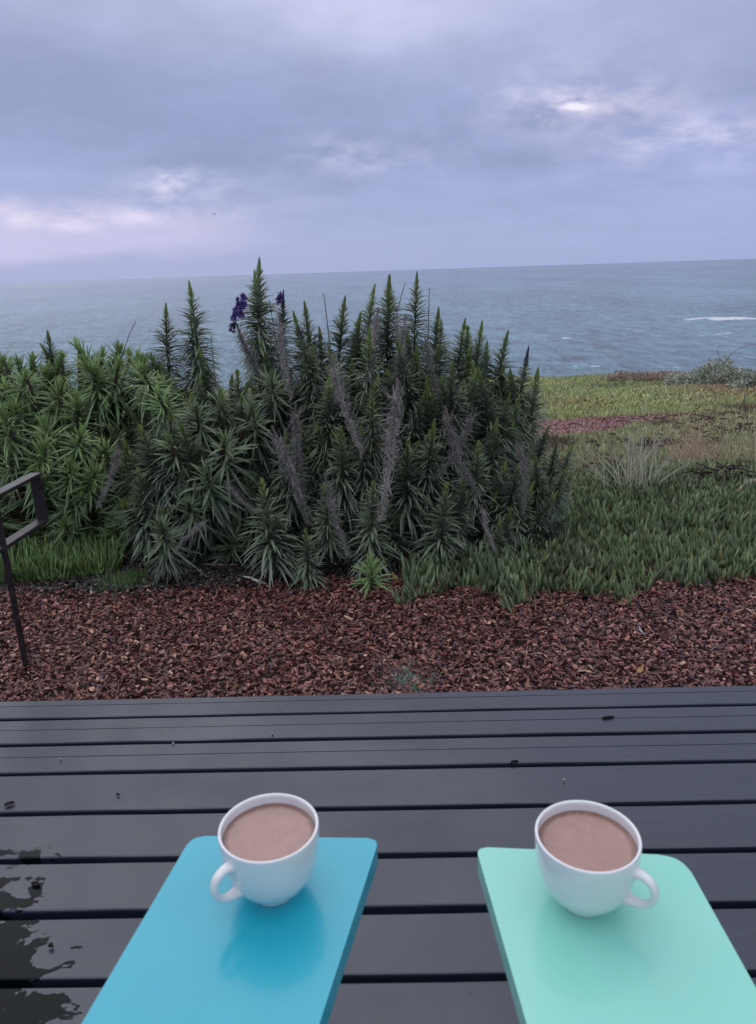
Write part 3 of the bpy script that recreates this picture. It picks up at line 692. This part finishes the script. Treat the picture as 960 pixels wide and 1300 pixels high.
# dry bunch grass on the bluff
tuft('grass_tuft', 'pale straw bunch grass with stiff upright blades nearest the big shrub', 'grass tuft', G(808, 628), 95, .56, .0075, .62, (.78, .75, .58), M_DRY, .07, seed=7, bendz=-.08)
tuft('grass_tuft', 'reddish brown bunch grass behind the pale clump', 'grass tuft', G(878, 592), 220, .42, .006, .6, (.50, .38, .28), M_DRY, .10, seed=8)
tuft('grass_tuft', 'yellowish bunch grass clump at the right edge of the bluff', 'grass tuft', G(952, 602), 90, .58, .009, .7, (.66, .60, .38), M_DRY, .08, seed=9, bendz=-.15)
tuft('grass_tuft', 'long flattened straw blades lying right of the big shrub', 'grass tuft', G(742, 600), 40, .45, .006, 1.2, (.5, .42, .32), M_DRY, .06, seed=12)
def tangle(label, px, py, R_, n, col, seed, h=.06):
    r = np.random.default_rng(seed); c = G(px, py); b = Bag()
    for i in range(int(n*.6)):
        p = np.array([r.normal(0, R_), r.normal(0, R_*.55), r.random()*h]); a = r.uniform(0, 6.28); L = r.uniform(.06, .18)
        pts = [p]
        for j in range(3):
            a += r.normal(0, .7); p = p+np.array([math.cos(a), math.sin(a), r.normal(0, .25)])*L/3; pts.append(p)
        pts = np.array(pts); pts[:, 2] = np.maximum(pts[:, 2], .0)
        pts[:, 2] += ground_z(pts[:, 0]+c[0], pts[:, 1]+c[1])-c[2]
        pts[:, 2] += .022; V, Fc = tube(pts, [.007, .007, .005, .003], 4); b.add(V, Fc, np.array(col)*r.uniform(.6, 1.5))
    o = b.obj('dead_brush', M_BARK, None, True); o.location = c; return tag(o, label, 'dead brush', kind='stuff')
tangle('dark twig tangle left of the driftwood', 915, 622, .13, 90, (.045, .028, .03), 1, .12)
tangle('long dark twig tangle behind the pale straw grass', 845, 571, .3, 130, (.06, .03, .03), 2)
tangle('reddish twigs at the right foot of the big shrub', 722, 606, .26, 110, (.09, .035, .035), 3)
tangle('twig tangle at the right edge near the path level', 945, 552, .42, 160, (.06, .03, .035), 4)
tangle('small dark twig tangle below the brown bunch grass', 918, 598, .10, 40, (.05, .025, .03), 5)
tangle('low dark twigs at the end of the red path', 870, 538, .5, 120, (.09, .055, .06), 6)
# driftwood
def stick(name, label, cat, pts, rad, col, seg=7):
    pts = np.array(pts); c = pts[0].copy(); V, Fc = tube(pts-c, rad, seg); b = Bag(); b.add(V, Fc, col); o = b.obj(name, M_BARK, None, True); o.location = c; return tag(o, label, cat)
p1, p2 = G(930, 638), G(985, 628)
stick('driftwood_log', 'weathered pale driftwood log at the right edge of the ice plant', 'driftwood', [p1+[0, 0, .05], p1*.6+p2*.4+[0, .02, .10], p2+[0, 0, .09], p2+[.4, .1, .06]], [.012, .022, .024, .02], (.26, .22, .18))
p1 = G(878, 632); stick('driftwood_stick', 'short pale stick lying in the ice plant left of the driftwood', 'stick', [p1+[-.08, 0, .05], p1+[0, .01, .075], p1+[.09, 0, .06]], [.01, .018, .006], (.33, .30, .25))
# bare branch against the sea at right
def twig():
    c = G(958, 556); b = Bag(); q_ = lambda x, y: A(x, y, c[1])
    for pth_, r_ in (([c, q_(948, 530), q_(945, 505), q_(950, 485), q_(938, 474), q_(920, 462), q_(911, 447), q_(915, 437)], .0045),
                     ([q_(938, 474), q_(948, 470), q_(960, 473), q_(975, 466)], .003), ([q_(920, 462), q_(930, 448), q_(942, 441), q_(958, 438), q_(972, 444)], .003),
                     ([q_(945, 505), q_(936, 530), q_(930, 540)], .003), ([q_(946, 520), q_(962, 508), q_(978, 500)], .004)):
        p_ = np.array(smooth_prof3(np.array(pth_)-c)); n = len(p_)
        V, Fc = tube(p_, np.linspace(r_, r_*.35, n), 5); b.add(V, Fc, (.12, .10, .10))
    o = b.obj('bare_branch', M_BARK, None, True); o.location = c; tag(o, 'bare curved twig rising against the sea at the right edge', 'branch')
twig()
# grey-green low shrubs on the bluff edge
def bluff_shrub(label, px, py, rx, h, seed, col, n=1500, mat=M_ICE):
    r = np.random.default_rng(seed); c = G(px, py); d = norm(r.normal(0, 1, (n, 3))); d[:, 2] = np.abs(d[:, 2])
    lump = .8+.2*np.sin(d[:, 0]*5+seed)+.12*np.sin(d[:, 1]*9+seed*2)+.1*np.sin(d[:, 0]*13)
    base = d*np.array([rx, rx*.7, h])*lump[:, None]*r.uniform(.7, 1.0, (n, 1)); b = Bag()
    nrm = norm(r.normal(0, 1, (n, 3)))
    V, Fc, kk = leaves(base, norm(d+r.normal(0, .6, (n, 3))), nrm, r.uniform(.04, .08, n), r.uniform(.02, .035, n), np.zeros((n, 3)), [.4, 1, .3], .2)
    b.add(V, Fc, rep(np.array(col)*r.uniform(.55, 1.4, (n, 1)), kk)); T = empty('coastal_shrub', c); b.obj('foliage', mat, T)
    bb = Bag()
    for i in range(9):
        e = d[i]*np.array([rx, rx*.7, h])*.8; V, Fc = tube([(0, 0, -.05), e*.5+[0, 0, -.03], e], [.02, .014, .006], 5); bb.add(V, Fc, (.1, .08, .07))
    bb.obj('stem', M_BARK, T, True); return tag(T, label, 'coastal shrub')
bluff_shrub('grey green domed shrub on the bluff edge left of the bare twig', 908, 490, 1.05, .50, 1, (.40, .43, .33), 4200)
bluff_shrub('smaller grey green shrub cut by the right edge of the photo', 972, 494, .8, .36, 2, (.38, .41, .32), 2200)
bluff_shrub('low grey green patch at the left foot of the domed shrub', 872, 488, .5, .2, 3, (.40, .43, .33), 1200)
bluff_shrub('dry brown bush low on the bluff crest', 815, 484, 1.0, .22, 4, (.52, .42, .34), 2200, M_DRY)
# tiny white flowers in the far field
def wild():
    b = Bag()
    for i in range(9):
        a = i*.698; V, Fc, kk = leaves(np.array([[0, 0, .12]]), np.array([[math.cos(a), math.sin(a), .45]]), np.array([[0, 0, 1.]]), np.array([.035]), np.array([.02]), np.zeros((1, 3)), [.4, 1, .5], .2)
        b.add(V, Fc, (.75, .74, .66))
    V, Fc = tube([(0, 0, -.02), (0, 0, .12)], [.004, .004], 5); b.add(V, Fc, (.08, .12, .04))
    me = b.mesh('wildflower', M_PETAL); r = random.Random(4)
    spots = [(736, 516), (748, 522), (779, 499), (800, 496), (825, 498), (858, 506), (845, 497), (801, 515), (812, 520), (826, 514), (777, 503), (843, 502), (906, 514), (888, 500), (759, 501), (741, 520), (790, 504), (870, 509), (832, 521), (753, 490), (815, 489), (897, 492)]
    for (x, y) in spots:
        o = link(bpy.data.objects.new('wildflower', me)); o.location = G(x+r.uniform(-2, 2), y); o.scale = (r.uniform(.35, .6),)*3; o.rotation_euler = (R(50)+r.uniform(-.3, .3), 0, r.uniform(-.6, .6))
        tag(o, 'tiny pale flower dotted among many alike in the ice plant beyond the path', 'flower', 'tiny flowers in the far ice plant')
wild()

# fallen leaves
def fallen(label, pts, wid, col, cat='leaf', lift=.03, name='fallen_leaf', thick=.0015):
    c = np.array(pts[0]); P_ = np.array(pts)-c; n = len(P_); pr = np.sin(np.linspace(.15, math.pi-.15, n))
    T = norm(np.gradient(P_, axis=0)); sd_ = norm(np.cross(T, [0, 0, 1.])); V = []
    for i in range(n):
        V += [P_[i]-sd_[i]*wid*pr[i]*.5+[0, 0, lift+.004], P_[i]+[0, 0, lift], P_[i]+sd_[i]*wid*pr[i]*.5+[0, 0, lift+.004]]
    for i in range(n):
        V += [P_[i]-sd_[i]*wid*pr[i]*.5+[0, 0, lift+.004-thick], P_[i]+[0, 0, lift-thick], P_[i]+sd_[i]*wid*pr[i]*.5+[0, 0, lift+.004-thick]]
    Fc = []; m_ = n*3
    for i in range(n-1):
        o = i*3; Fc += [(o, o+1, o+4, o+3), (o+1, o+2, o+5, o+4), (m_+o+3, m_+o+4, m_+o+1, m_+o), (m_+o+4, m_+o+5, m_+o+2, m_+o+1), (o, o+3, m_+o+3, m_+o), (o+5, o+2, m_+o+2, m_+o+5)]
    b = Bag(); b.add(np.array(V), np.array(Fc), col); o = b.obj(name, M_DRY, None, True); o.location = c; return tag(o, label, cat)
fallen('long pale tan dead leaf lying under the dark shrub', [G(258, 724), G(272, 725), G(286, 725), G(302, 725)], .028, (.36, .26, .19))
fallen('bleached white dead leaf on the mulch beside the big shrub', [G(308, 740), G(318, 742), G(330, 747), G(340, 751)], .02, (.62, .60, .50))
fallen('yellowing fallen leaf at the foot of the starry rosette', [G(497, 735), G(502, 741), G(506, 748)], .02, (.50, .38, .12))
fallen('curled tan leaf on the mulch near the deck at right', [G(808, 868), G(812, 862), G(815, 856)], .02, (.42, .26, .12))
fallen('thin pale curved twig on the mulch right of centre', [G(809, 802), G(812, 810), G(818, 816)], .006, (.45, .43, .42), 'twig', name='fallen_twig', thick=.004)
fallen('long tan splinter on the mulch at the right edge', [G(946, 782), G(956, 788), G(966, 792)], .012, (.5, .33, .24), 'splinter', name='wood_splinter', thick=.004)

# ------------------------------------------------------------------ deck
DA = -math.atan(.0217)             # boards run slightly askew
M_deck = None
def deck_material():
    m, k, p = principled('stained_wet_wood', rough=.4, Specular_IOR_Level=.7)
    tc = k.node('ShaderNodeTexCoord'); O = tc.outputs['Object']; oi = k.node('ShaderNodeObjectInfo')
    off = k.vmath('ADD', O, k.vmath('SCALE', (1.7, 3.1, .9), k.math('MULTIPLY', oi.outputs['Random'], 9)))
    mp = k.node('ShaderNodeMapping'); k.l.new(off, mp.inputs[0]); mp.inputs['Scale'].default_value = (1.2, 22, 22)
    grain = k.noise(mp.outputs[0], 4, 6, .6, .6); blot = k.noise(off, 3.0, 5, .6, .3); fine = k.noise(off, 120, 3, .6)
    c = k.ramp(grain, [(.25, (.015, .020, .034)), (.5, (.021, .027, .044)), (.75, (.029, .036, .055))])
    # scuffs: pale scratches
    mp2 = k.node('ShaderNodeMapping'); k.l.new(off, mp2.inputs[0]); mp2.inputs['Scale'].default_value = (6, 30, 10); mp2.inputs['Rotation'].default_value = (0, 0, .12)
    sc = k.math('MULTIPLY', k.mapr(k.noise(mp2.outputs[0], 1.6, 6, .7, .4), .66, .74), k.mapr(blot, .5, .62))
    c = k.mix(k.math('MULTIPLY', sc, .35), c, (.16, .18, .20))
    # dark knots / chips
    vor = k.node('ShaderNodeTexVoronoi'); vor.inputs['Scale'].default_value = 5.5; mp3 = k.node('ShaderNodeMapping'); k.l.new(off, mp3.inputs[0]); mp3.inputs['Scale'].default_value = (.9, 1.8, 1)
    k.l.new(k.vmath('ADD', mp3.outputs[0], k.vmath('SCALE', k.noise(off, 30, 4, .6, col=True), .06)), vor.inputs['Vector'])
    kn = k.math('SUBTRACT', 1, k.mapr(vor.outputs['Distance'], .035, .05)); sel = k.mapr(vor.outputs['Color'], .55, .6)
    kn = k.math('MULTIPLY', kn, sel)
    c = k.mix(k.math('MULTIPLY', kn, .9), c, (.008, .008, .010))
    # drenched patch at the near left: world-space mask
    geo = k.node('ShaderNodeNewGeometry'); Pw = geo.outputs['Position']; sp = k.node('ShaderNodeSeparateXYZ'); k.l.new(Pw, sp.inputs[0])
    mpw = k.node('ShaderNodeMapping'); k.l.new(Pw, mpw.inputs[0]); mpw.inputs['Scale'].default_value = (1, 1.4, 1)
    nw = k.math('ADD', k.mapr(k.noise(mpw.outputs[0], 8, 2.5, .45, 1.9), .3, .7, -.075, .075), k.mapr(k.noise(mpw.outputs[0], 30, 2, .45, 1.4), .3, .7, -.03, .03))
    a_ = k.math('ADD', sp.outputs[0], nw)         # x + noise
    lim = k.mapr(sp.outputs[1], .93, 1.30, -.56, -.79)
    wet = k.mapr(k.math('SUBTRACT', lim, a_), -.002, .006)
    wet = k.math('MULTIPLY', wet, k.mapr(k.math('ADD', sp.outputs[1], nw), 1.31, 1.34, 1, 0))
    c = k.mix(wet, c, (.005, .008, .009))
    k.l.new(c, p.inputs['Base Color'])
    rg = k.math('ADD', k.mapr(blot, .3, .7, .26, .46), k.mapr(grain, .3, .7, -.04, .04))
    k.l.new(k.math('ADD', k.math('MULTIPLY', rg, k.math('SUBTRACT', 1, wet)), k.math('MULTIPLY', wet, .07)), p.inputs['Roughness'])
    sl = k.mapr(wet, 0, 1, .7, .10); k.l.new(sl, p.inputs['Specular IOR Level'])
    h = k.math('ADD', k.math('MULTIPLY', grain, .6), k.math('ADD', k.math('MULTIPLY', fine, .35), k.math('ADD', k.math('MULTIPLY', blot, .6), k.math('MULTIPLY', kn, -1.5))))
    bump(k, p, h, .13, .002)
    return m
def make_deck():
    global DECK
    m = deck_material(); T = empty('wooden_deck', (0, 0, 0), DA); tag(T, 'wet dark grey deck of long boards under the two chairs', 'deck')
    yb = [1.985, 1.886, 1.762, 1.638, 1.490, 1.339, 1.196, 1.046, .900]
    yb = [1.965, 1.865, 1.741, 1.617, 1.469, 1.318, 1.175, 1.025, .878]
    while yb[-1] > -1.5: yb.append(yb[-1]-.147)
    r = random.Random(3)
    for i in range(len(yb)-1):
        y1, y0 = yb[i], yb[i+1]; g = .0062 if i < 4 else .0082
        y1 -= g if i else 0; y0 += g
        zt = r.uniform(-.0015, .0015); th = .036; e = .004
        prof = [(y0, -th), (y0, -e), (y0+e*.3, -e*.3), (y0+e, 0)]
        if i < 3:      # a fine lengthwise groove
            gm = (y0+y1)/2+(.006 if i else .015); prof += [(gm-.0013, 0), (gm-.0006, -.004), (gm+.0006, -.004), (gm+.0013, 0)]
        prof += [(y1-e, 0), (y1-e*.3, -e*.3), (y1, -e), (y1, -th)]
        NX = 46; V = []; xs = np.linspace(-3.6, 3.6, NX)
        wobl = [r.gauss(0, .0007) for _ in xs]
        for j, x in enumerate(xs):
            for (yy, z) in prof: V.append((x, yy+(wobl[j] if z < -.0001 else 0), z+zt+.0008*math.sin(x*2+i)))
        n = len(prof); Fc = []
        for j in range(NX-1):
            for q in range(n): Fc.append((j*n+q, j*n+(q+1) % n, (j+1)*n+(q+1) % n, (j+1)*n+q))
        o = np_obj('deck_board', np.array(V), np.array(Fc)[:, ::-1], m, T)
    md, k, p = principled('joist_wood', (.02, .018, .016), .9)
    for x in np.arange(-3.4, 3.5, .6):
        if abs(x) > 3.5: continue
        bm_obj('joist', box_bm(x, .15, -.0675, .04, 3.5, .055), md, T)
    # chip bites on a board edge
make_deck()
# bits lying on the deck
def litter(label, px, py, L, W, col, seed, name='leaf_scrap', cat='leaf scrap'):
    c = Hz(px, py, .001); r = random.Random(seed); a = r.uniform(-.5, .5)
    pts = [c+np.array([math.cos(a+r.uniform(-.4, .4))*L*(t-.5), math.sin(a)*L*(t-.5), .0006]) for t in (0, .3, .6, 1)]
    return fallen(label, pts, W, col, cat, .001, name)
litter('dark curled leaf scrap on the second board left of the blue arm', 46, 1124, .022, .012, (.03, .022, .02), 1)
litter('dark leaf scrap on the deck near the left edge, farther board', 12, 1022, .026, .014, (.02, .018, .02), 2)
litter('tiny dark speck of leaf on the deck behind the left cup', 150, 1010, .008, .005, (.02, .018, .02), 3)
litter('pair of tiny dark scraps by the wet patch', 65, 1202, .012, .010, (.015, .015, .015), 4)
for i, (x, y, lb) in enumerate([(77, 965, 'white fleck on the third far board at left'), (220, 945, 'white fleck on the deck left of centre'), (346, 933, 'white fleck on the second far board'), (716, 991, 'white fleck on the deck before the right cup')]):
    litter(lb, x, y, .005, .004, (.6, .6, .6), 10+i, 'white_fleck', 'fleck')
litter('small dark splinter on the far board at the right', 772, 912, .035, .008, (.01, .01, .012), 5, 'wood_splinter', 'splinter')
litter('black leaf fragment at the board gap near centre right', 653, 969, .022, .012, (.006, .006, .008), 6)

# ------------------------------------------------------------------ metal hand rail
def rail():
    m, k, p = principled('dark_painted_metal', (.035, .032, .034), .35, .3)
    tc = k.node('ShaderNodeTexCoord'); nz = k.noise(tc.outputs['Object'], 40, 6, .65)
    k.l.new(k.ramp(nz, [(.35, (.022, .020, .022)), (.6, (.045, .038, .036)), (.78, (.10, .085, .075))]), p.inputs['Base Color'])
    k.l.new(k.mapr(nz, .3, .7, .25, .5), p.inputs['Roughness']); bump(k, p, nz, .25, .002)
    foot = G(35, 855); T = empty('hand_rail', foot); tag(T, 'dark metal hand rail frame on a thin post standing in the mulch', 'hand rail')
    X = foot[0]; y1, y0 = 2.62, 1.45; sk = R(4.8); F0 = np.array(foot)
    tz = A(48, 602, y1)[2]; bz = A(52, 660, y1)[2]; xr = A(46, 602, y1)[0]
    loc = lambda x, y, z: (x-F0[0], y-F0[1], z-F0[2])
    # post
    V, Fc = tube([loc(X, foot[1], foot[2]-.15), loc(X, foot[1], tz-.01)], [.0105, .0105], 14); np_obj('post', V, Fc, m, T, smooth=True)
    V, Fc = tube([loc(X-.07, y0+.1, foot[2]-.15), loc(X-.07, y0+.1, tz-.01)], [.0105, .0105], 14); np_obj('post', V, Fc, m, T, smooth=True)
    RZ = Matrix.Rotation(-sk, 3, 'Z'); xm = lambda y: xr+math.tan(sk)*(y-y1); ym = (y0+y1)/2
    c = loc(xm(ym), ym, tz); bm_obj('top_bar', box_bm(c[0], c[1], c[2], 0.042, y1-y0, .015, RZ), m, T, bevel=.004)
    c = loc(xm(ym), ym, bz); bm_obj('lower_bar', box_bm(c[0], c[1], c[2], 0.042, y1-y0, .013, RZ), m, T, bevel=.003)
    for yy in (y1-.006, y0+.006):
        c = loc(xm(yy), yy, (tz+bz)/2); bm_obj('end_plate', box_bm(c[0], c[1], c[2], 0.042, .011, tz-bz-.016, RZ), m, T, bevel=.002)
rail()

# ------------------------------------------------------------------ adirondack chairs
ARM_Z = CAM_H-.55; ARM_T = .022
def paint(name, c, c2):
    m, k, p = principled(name, c, .3, Specular_IOR_Level=.5, Coat_Weight=.42, Coat_Roughness=.09)
    tc = k.node('ShaderNodeTexCoord'); O = tc.outputs['Object']; n = k.noise(O, 9, 5, .6); f = k.noise(O, 150, 3, .6)
    sp_ = k.node('ShaderNodeTexVoronoi'); sp_.inputs['Scale'].default_value = 26; k.l.new(k.vmath('ADD', O, k.vmath('SCALE', k.noise(O, 60, 3, col=True), .02)), sp_.inputs['Vector'])
    fl = k.math('MULTIPLY', k.math('SUBTRACT', 1, k.mapr(sp_.outputs['Distance'], .04, .09)), k.mapr(sp_.outputs['Color'], .80, .82))
    bc = k.mix(k.mapr(n, .3, .7), c, c2)
    k.l.new(k.mix(k.math('MULTIPLY', fl, .45), bc, tuple(q*.55 for q in c)), p.inputs['Base Color'])
    k.l.new(k.mapr(k.math('ADD', k.math('MULTIPLY', n, .8), k.math('MULTIPLY', f, .2)), .3, .7, .07, .16), p.inputs['Coat Roughness'])
    mpb = k.node('ShaderNodeMapping'); k.l.new(O, mpb.inputs[0]); mpb.inputs['Scale'].default_value = (60, 5, 5)
    br = k.noise(mpb.outputs[0], 3, 4, .6, .3)
    bump(k, p, k.math('ADD', k.math('ADD', k.math('MULTIPLY', f, .45), n), k.math('MULTIPLY', br, .5)), .16, .002); return m
M_BLUE = paint('turquoise_paint', (.010, .365, .465), (.015, .405, .505)); M_GREEN = paint('mint_paint', (.24, .64, .52), (.27, .67, .555))
def round_poly(poly, radii, n=7):
    out = []; m_ = len(poly)
    for i in range(m_):
        p0, p, p1 = map(np.array, (poly[i-1], poly[i], poly[(i+1) % m_])); r_ = radii[i]
        a = p+(p0-p)/np.linalg.norm(p0-p)*r_; b = p+(p1-p)/np.linalg.norm(p1-p)*r_
        for t in np.linspace(0, 1, n): out.append(tuple(a*(1-t)**2+2*p*t*(1-t)+b*t*t))
    return out
def chair(label, mat, side, poly, theta):
    """side=+1: the built arm polygon is the chair's right arm. poly in world xy, first point = front-left, clockwise"""
    P_ = np.array(poly); fc = (P_[0]+P_[1])/2; fd = np.array([math.sin(theta), math.cos(theta)]); rd = np.array([fd[1], -fd[0]])
    org = fc-rd*side*.30                                  # chair centre line, under the arm fronts
    T = empty('garden_chair', (org[0], org[1], 0), -theta); tag(T, label, 'garden chair')
    def tl(q): q = np.array(q)-org; return (float(q@rd), float(q@fd))
    pl = [tl(q) for q in P_]; rad = [.013, .012, .03, .03] if side > 0 else [.011, .022, .03, .03]
    for sgn in (side, -side):
        q = pl if sgn == side else [(-x, y) for x, y in pl][::-1]
        rr = rad if sgn == side else rad[::-1]
        bm_obj('arm_rest', prism_bm(round_poly(q, rr), ARM_Z-ARM_T, ARM_Z), mat, T, bevel=.0035, seg=3)
        x = sgn*.27
        bm_obj('front_leg', box_bm(x, -.10, (ARM_Z-ARM_T-.001)/2, .024, .09, ARM_Z-ARM_T-.002), mat, T, bevel=.003)
        rot = Matrix.Rotation(R(13.5), 3, 'X')
        bm_obj('side_rail', box_bm(sgn*.245, -.46, .235, .022, .86, .12, rot), mat, T, bevel=.003)
    for i in range(6):
        y = -.11-i*.085; z = .375-(.11+i*.085-.11)*.24; bm_obj('seat_slat', box_bm(0, y, z, .50, .074, .018, Matrix.Rotation(R(13.5), 3, 'X')), mat, T, bevel=.003)
    for i in range(5):
        x = (i-2)*.103; h = .80-.035*(i-2)**2
        rot = Matrix.Rotation(R(24), 3, 'X')
        c = Vector((x, -.60, .235))+rot @ Vector((0, 0, h/2))
        bm_obj('back_slat', box_bm(c.x, c.y, c.z, .092, .018, h, rot), mat, T, bevel=.004)
    rot = Matrix.Rotation(R(24), 3, 'X')
    for zz in (.40, .66):
        c = Vector((0, -.60, .235))+rot @ Vector((0, -.021, zz)); bm_obj('back_rail', box_bm(c.x, c.y, c.z, .58 if zz < .5 else .5, .022, .06, rot), mat, T, bevel=.003)
    return T
def hz2(x, y): q = Hz(x, y, ARM_Z); return (q[0], q[1])
bl = [hz2(244, 1061), hz2(482, 1064)]; bl2 = [hz2(412, 1280), hz2(115, 1280)]
def ext(p, q, L): p, q = np.array(p), np.array(q); return tuple(q+(q-p)/np.linalg.norm(q-p)*L)
polyb = [bl[0], bl[1], ext(bl[1], bl2[0], .42), ext(bl[0], bl2[1], .42)]
gl = [hz2(604, 1075), hz2(866, 1086)]; gl2 = [hz2(966, 1265), hz2(663, 1280)]
polyg = [gl[0], gl[1], ext(gl[1], gl2[0], .44), ext(gl[0], gl2[1], .42)]
chair('turquoise painted wooden garden chair whose arm holds the left cup', M_BLUE, 1, polyb, R(13))
chair('mint green painted wooden garden chair whose arm holds the right cup', M_GREEN, -1, polyg, R(-3.5))

# ------------------------------------------------------------------ cups
def lathe(prof, seg=72):
    V = []; Fc = []; n = len(prof)
    for j in range(seg):
        a = j*2*math.pi/seg
        for (r_, z) in prof: V.append((r_*math.cos(a), r_*math.sin(a), z))
    for j in range(seg):
        j2 = (j+1) % seg
        for i in range(n-1): Fc.append((j*n+i, j2*n+i, j2*n+i+1, j*n+i+1))
    return np.array(V), np.array(Fc)
def smooth_prof(pts, per=6):
    pts = np.array(pts, float); out = []
    P_ = np.vstack([2*pts[0]-pts[1], pts, 2*pts[-1]-pts[-2]])
    for i in range(1, len(P_)-2):
        for t in np.linspace(0, 1, per, endpoint=False):
            a, b, c, d = P_[i-1:i+3]
            out.append(.5*((2*b)+(-a+c)*t+(2*a-5*b+4*c-d)*t*t+(-a+3*b-3*c+d)*t**3))
    out.append(pts[-1]); return [tuple(q) for q in out]
m_cer, kc, pc = principled('white_ceramic', (.80, .80, .78), .18, Coat_Weight=.4, Coat_Roughness=.06)
tc_ = kc.node('ShaderNodeTexCoord'); kc.l.new(kc.ramp(kc.noise(tc_.outputs['Object'], 30, 4), [(.3, (.77, .77, .75)), (.7, (.83, .83, .81))]), pc.inputs['Base Color'])
bump(kc, pc, kc.noise(tc_.outputs['Object'], 22, 2), .05, .002)
m_coc, kk_, pk = principled('milky_cocoa', (.40, .225, .175), .22, Specular_IOR_Level=.4)
tck = kk_.node('ShaderNodeTexCoord'); Ok = tck.outputs['Object']; spk = kk_.node('ShaderNodeSeparateXYZ'); kk_.l.new(Ok, spk.inputs[0])
rk = kk_.math('SQRT', kk_.math('ADD', kk_.math('MULTIPLY', spk.outputs[0], spk.outputs[0]), kk_.math('MULTIPLY', spk.outputs[1], spk.outputs[1])))
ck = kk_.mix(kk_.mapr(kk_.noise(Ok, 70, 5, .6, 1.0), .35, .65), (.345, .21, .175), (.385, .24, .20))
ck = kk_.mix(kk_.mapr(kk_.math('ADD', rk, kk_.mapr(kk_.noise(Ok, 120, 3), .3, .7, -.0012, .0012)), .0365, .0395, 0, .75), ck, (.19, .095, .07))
kk_.l.new(ck, pk.inputs['Base Color']); bump(kk_, pk, kk_.noise(Ok, 260, 3, .6), .05, .001)
M_FROTH = col_mat('froth', .15, .6, 0, 0)
def cup(label, px, py, rx_, hang_deg, H=.0705, Rr=.0455):
    base = Hz(px, py, ARM_Z)
    T = empty('coffee_cup', (base[0], base[1], ARM_Z+.0006)); tag(T, label, 'cup'); T.rotation_euler[2] = R(hang_deg)
    outer = smooth_prof([(0.0, .0035), (.018, .0035), (.0195, .0), (.0215, .0), (.0225, .003), (.0245, .0055), (.0320, .0125), (.0390, .0245), (.0430, .038), (.0448, .052), (Rr, .062), (Rr, H-.0012)], 5)
    rim = [(Rr-.0004, H-.0003), (Rr-.0014, H), (Rr-.0024, H-.0005)]
    inner = smooth_prof([(Rr-.0030, H-.002), (Rr-.0033, .061), (.0410, .048), (.0390, .036), (.033, .021), (.022, .011), (0.0, .008)], 5)
    V, Fc = lathe(outer+rim+inner); np_obj('cup_body', V, Fc, m_cer, T, smooth=True)
    # liquid, a shallow disc with a meniscus
    lv = H-.0105; rl = .0421
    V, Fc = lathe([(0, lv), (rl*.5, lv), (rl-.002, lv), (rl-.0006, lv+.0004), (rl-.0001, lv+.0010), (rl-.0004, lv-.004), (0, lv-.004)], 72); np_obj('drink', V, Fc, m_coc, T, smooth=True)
    r_ = random.Random(int(px)); bb = Bag()
    for i in range(46):
        a = r_.gauss(1.0, 1.0); q = rl-.0011-abs(r_.gauss(0, .0012)); rb = r_.uniform(.0003, .0009)
        th_ = np.linspace(0, 2*math.pi, 8, endpoint=False); vs = []
        for (f_, h_) in ((1, 0), (.75, .6), (.05, .85)): vs += [(q*math.cos(a)+rb*f_*math.cos(t), q*math.sin(a)+rb*f_*math.sin(t), lv+.0001+rb*h_) for t in th_]
        bb.add(np.array(vs), np.array([(l*8+k_, l*8+(k_+1) % 8, l*8+8+(k_+1) % 8, l*8+8+k_) for l in (0, 1) for k_ in range(8)]), (.42, .29, .24))
    tag(bb.obj('froth_bubbles', M_FROTH, T, True), kind='stuff')
    # handle (towards +X local)
    pts = smooth_prof([(.0432, .0555), (.0505, .0565), (.0585, .0535), (.0628, .0455), (.0612, .0360), (.0545, .0285), (.0465, .0260), (.0380, .0255)], 6)
    n = len(pts); path = np.array([(x, 0, z) for x, z in pts]); t = np.linspace(0, 1, n); th = .0033+.0020*(np.abs(2*t-1)**4)
    V, Fc = tube(path, th, 16); V = V.copy(); V[:, 1] *= 1.35
    np_obj('cup_handle', V, Fc, m_cer, T, smooth=True)
    return T
cup('white cup of cocoa on the turquoise arm, handle pointing left', 348, 1128, 0, 227)
cup('white cup of cocoa on the mint green arm, handle pointing right', 741, 1141, 0, -43)

# ------------------------------------------------------------------ sea birds
def bird(label, px, py, Y, span, seed):
    r = random.Random(seed); c = A(px, py, Y); bm = bmesh.new(); s = span/2
    V = []; P_ = []
    b = Bag(); 
    body = np.array([(-.18, 0, 0), (-.1, 0, .01), (0, 0, .015), (.12, 0, .01), (.2, 0, 0), (.24, 0, -.005)])*span
    a = r.uniform(-.6, .6)+1.2
    V, Fc = tube(body, np.array([.01, .035, .05, .045, .03, .008])*span, 8); b.add(V, Fc, (.35, .36, .38))
    for sg in (-1, 1):
        st = [(0.02, 0, .02, .10), (.05, .2, .10, .09), (.02, .38, .07, .06), (-.05, .5, .01, .01)]
        V = []
        for (x, y, z, cw) in st:
            for (dx, dz) in ((-cw, 0), (cw, 0), (cw, .008), (-cw, .01)): V.append(((x+dx)*span, sg*y*span, (z+dz)*span))
        Fc = []
        for i in range(3):
            for q in range(4): Fc.append((i*4+q, i*4+(q+1) % 4, i*4+4+(q+1) % 4, i*4+4+q))
        Fc += [(0, 1, 2, 3), (12, 13, 14, 15)]
        b.add(np.array(V), np.array(Fc), (.16, .17, .19))
    bm.free(); o = b.obj('sea_bird', M_PETAL, None); o.location = c; o.rotation_euler = (r.uniform(-.3, .3), 0, a); tag(o, label, 'bird', 'sea birds flying over the water')
bird('distant gull flying in the pale sky above the left spikes', 272, 272, 120, .95, 1)
bird('distant gull low over the horizon left of the tallest spike', 237, 345, 150, .7, 2)
bird('distant gull in the sky right of the centre', 548, 281, 150, .6, 3)
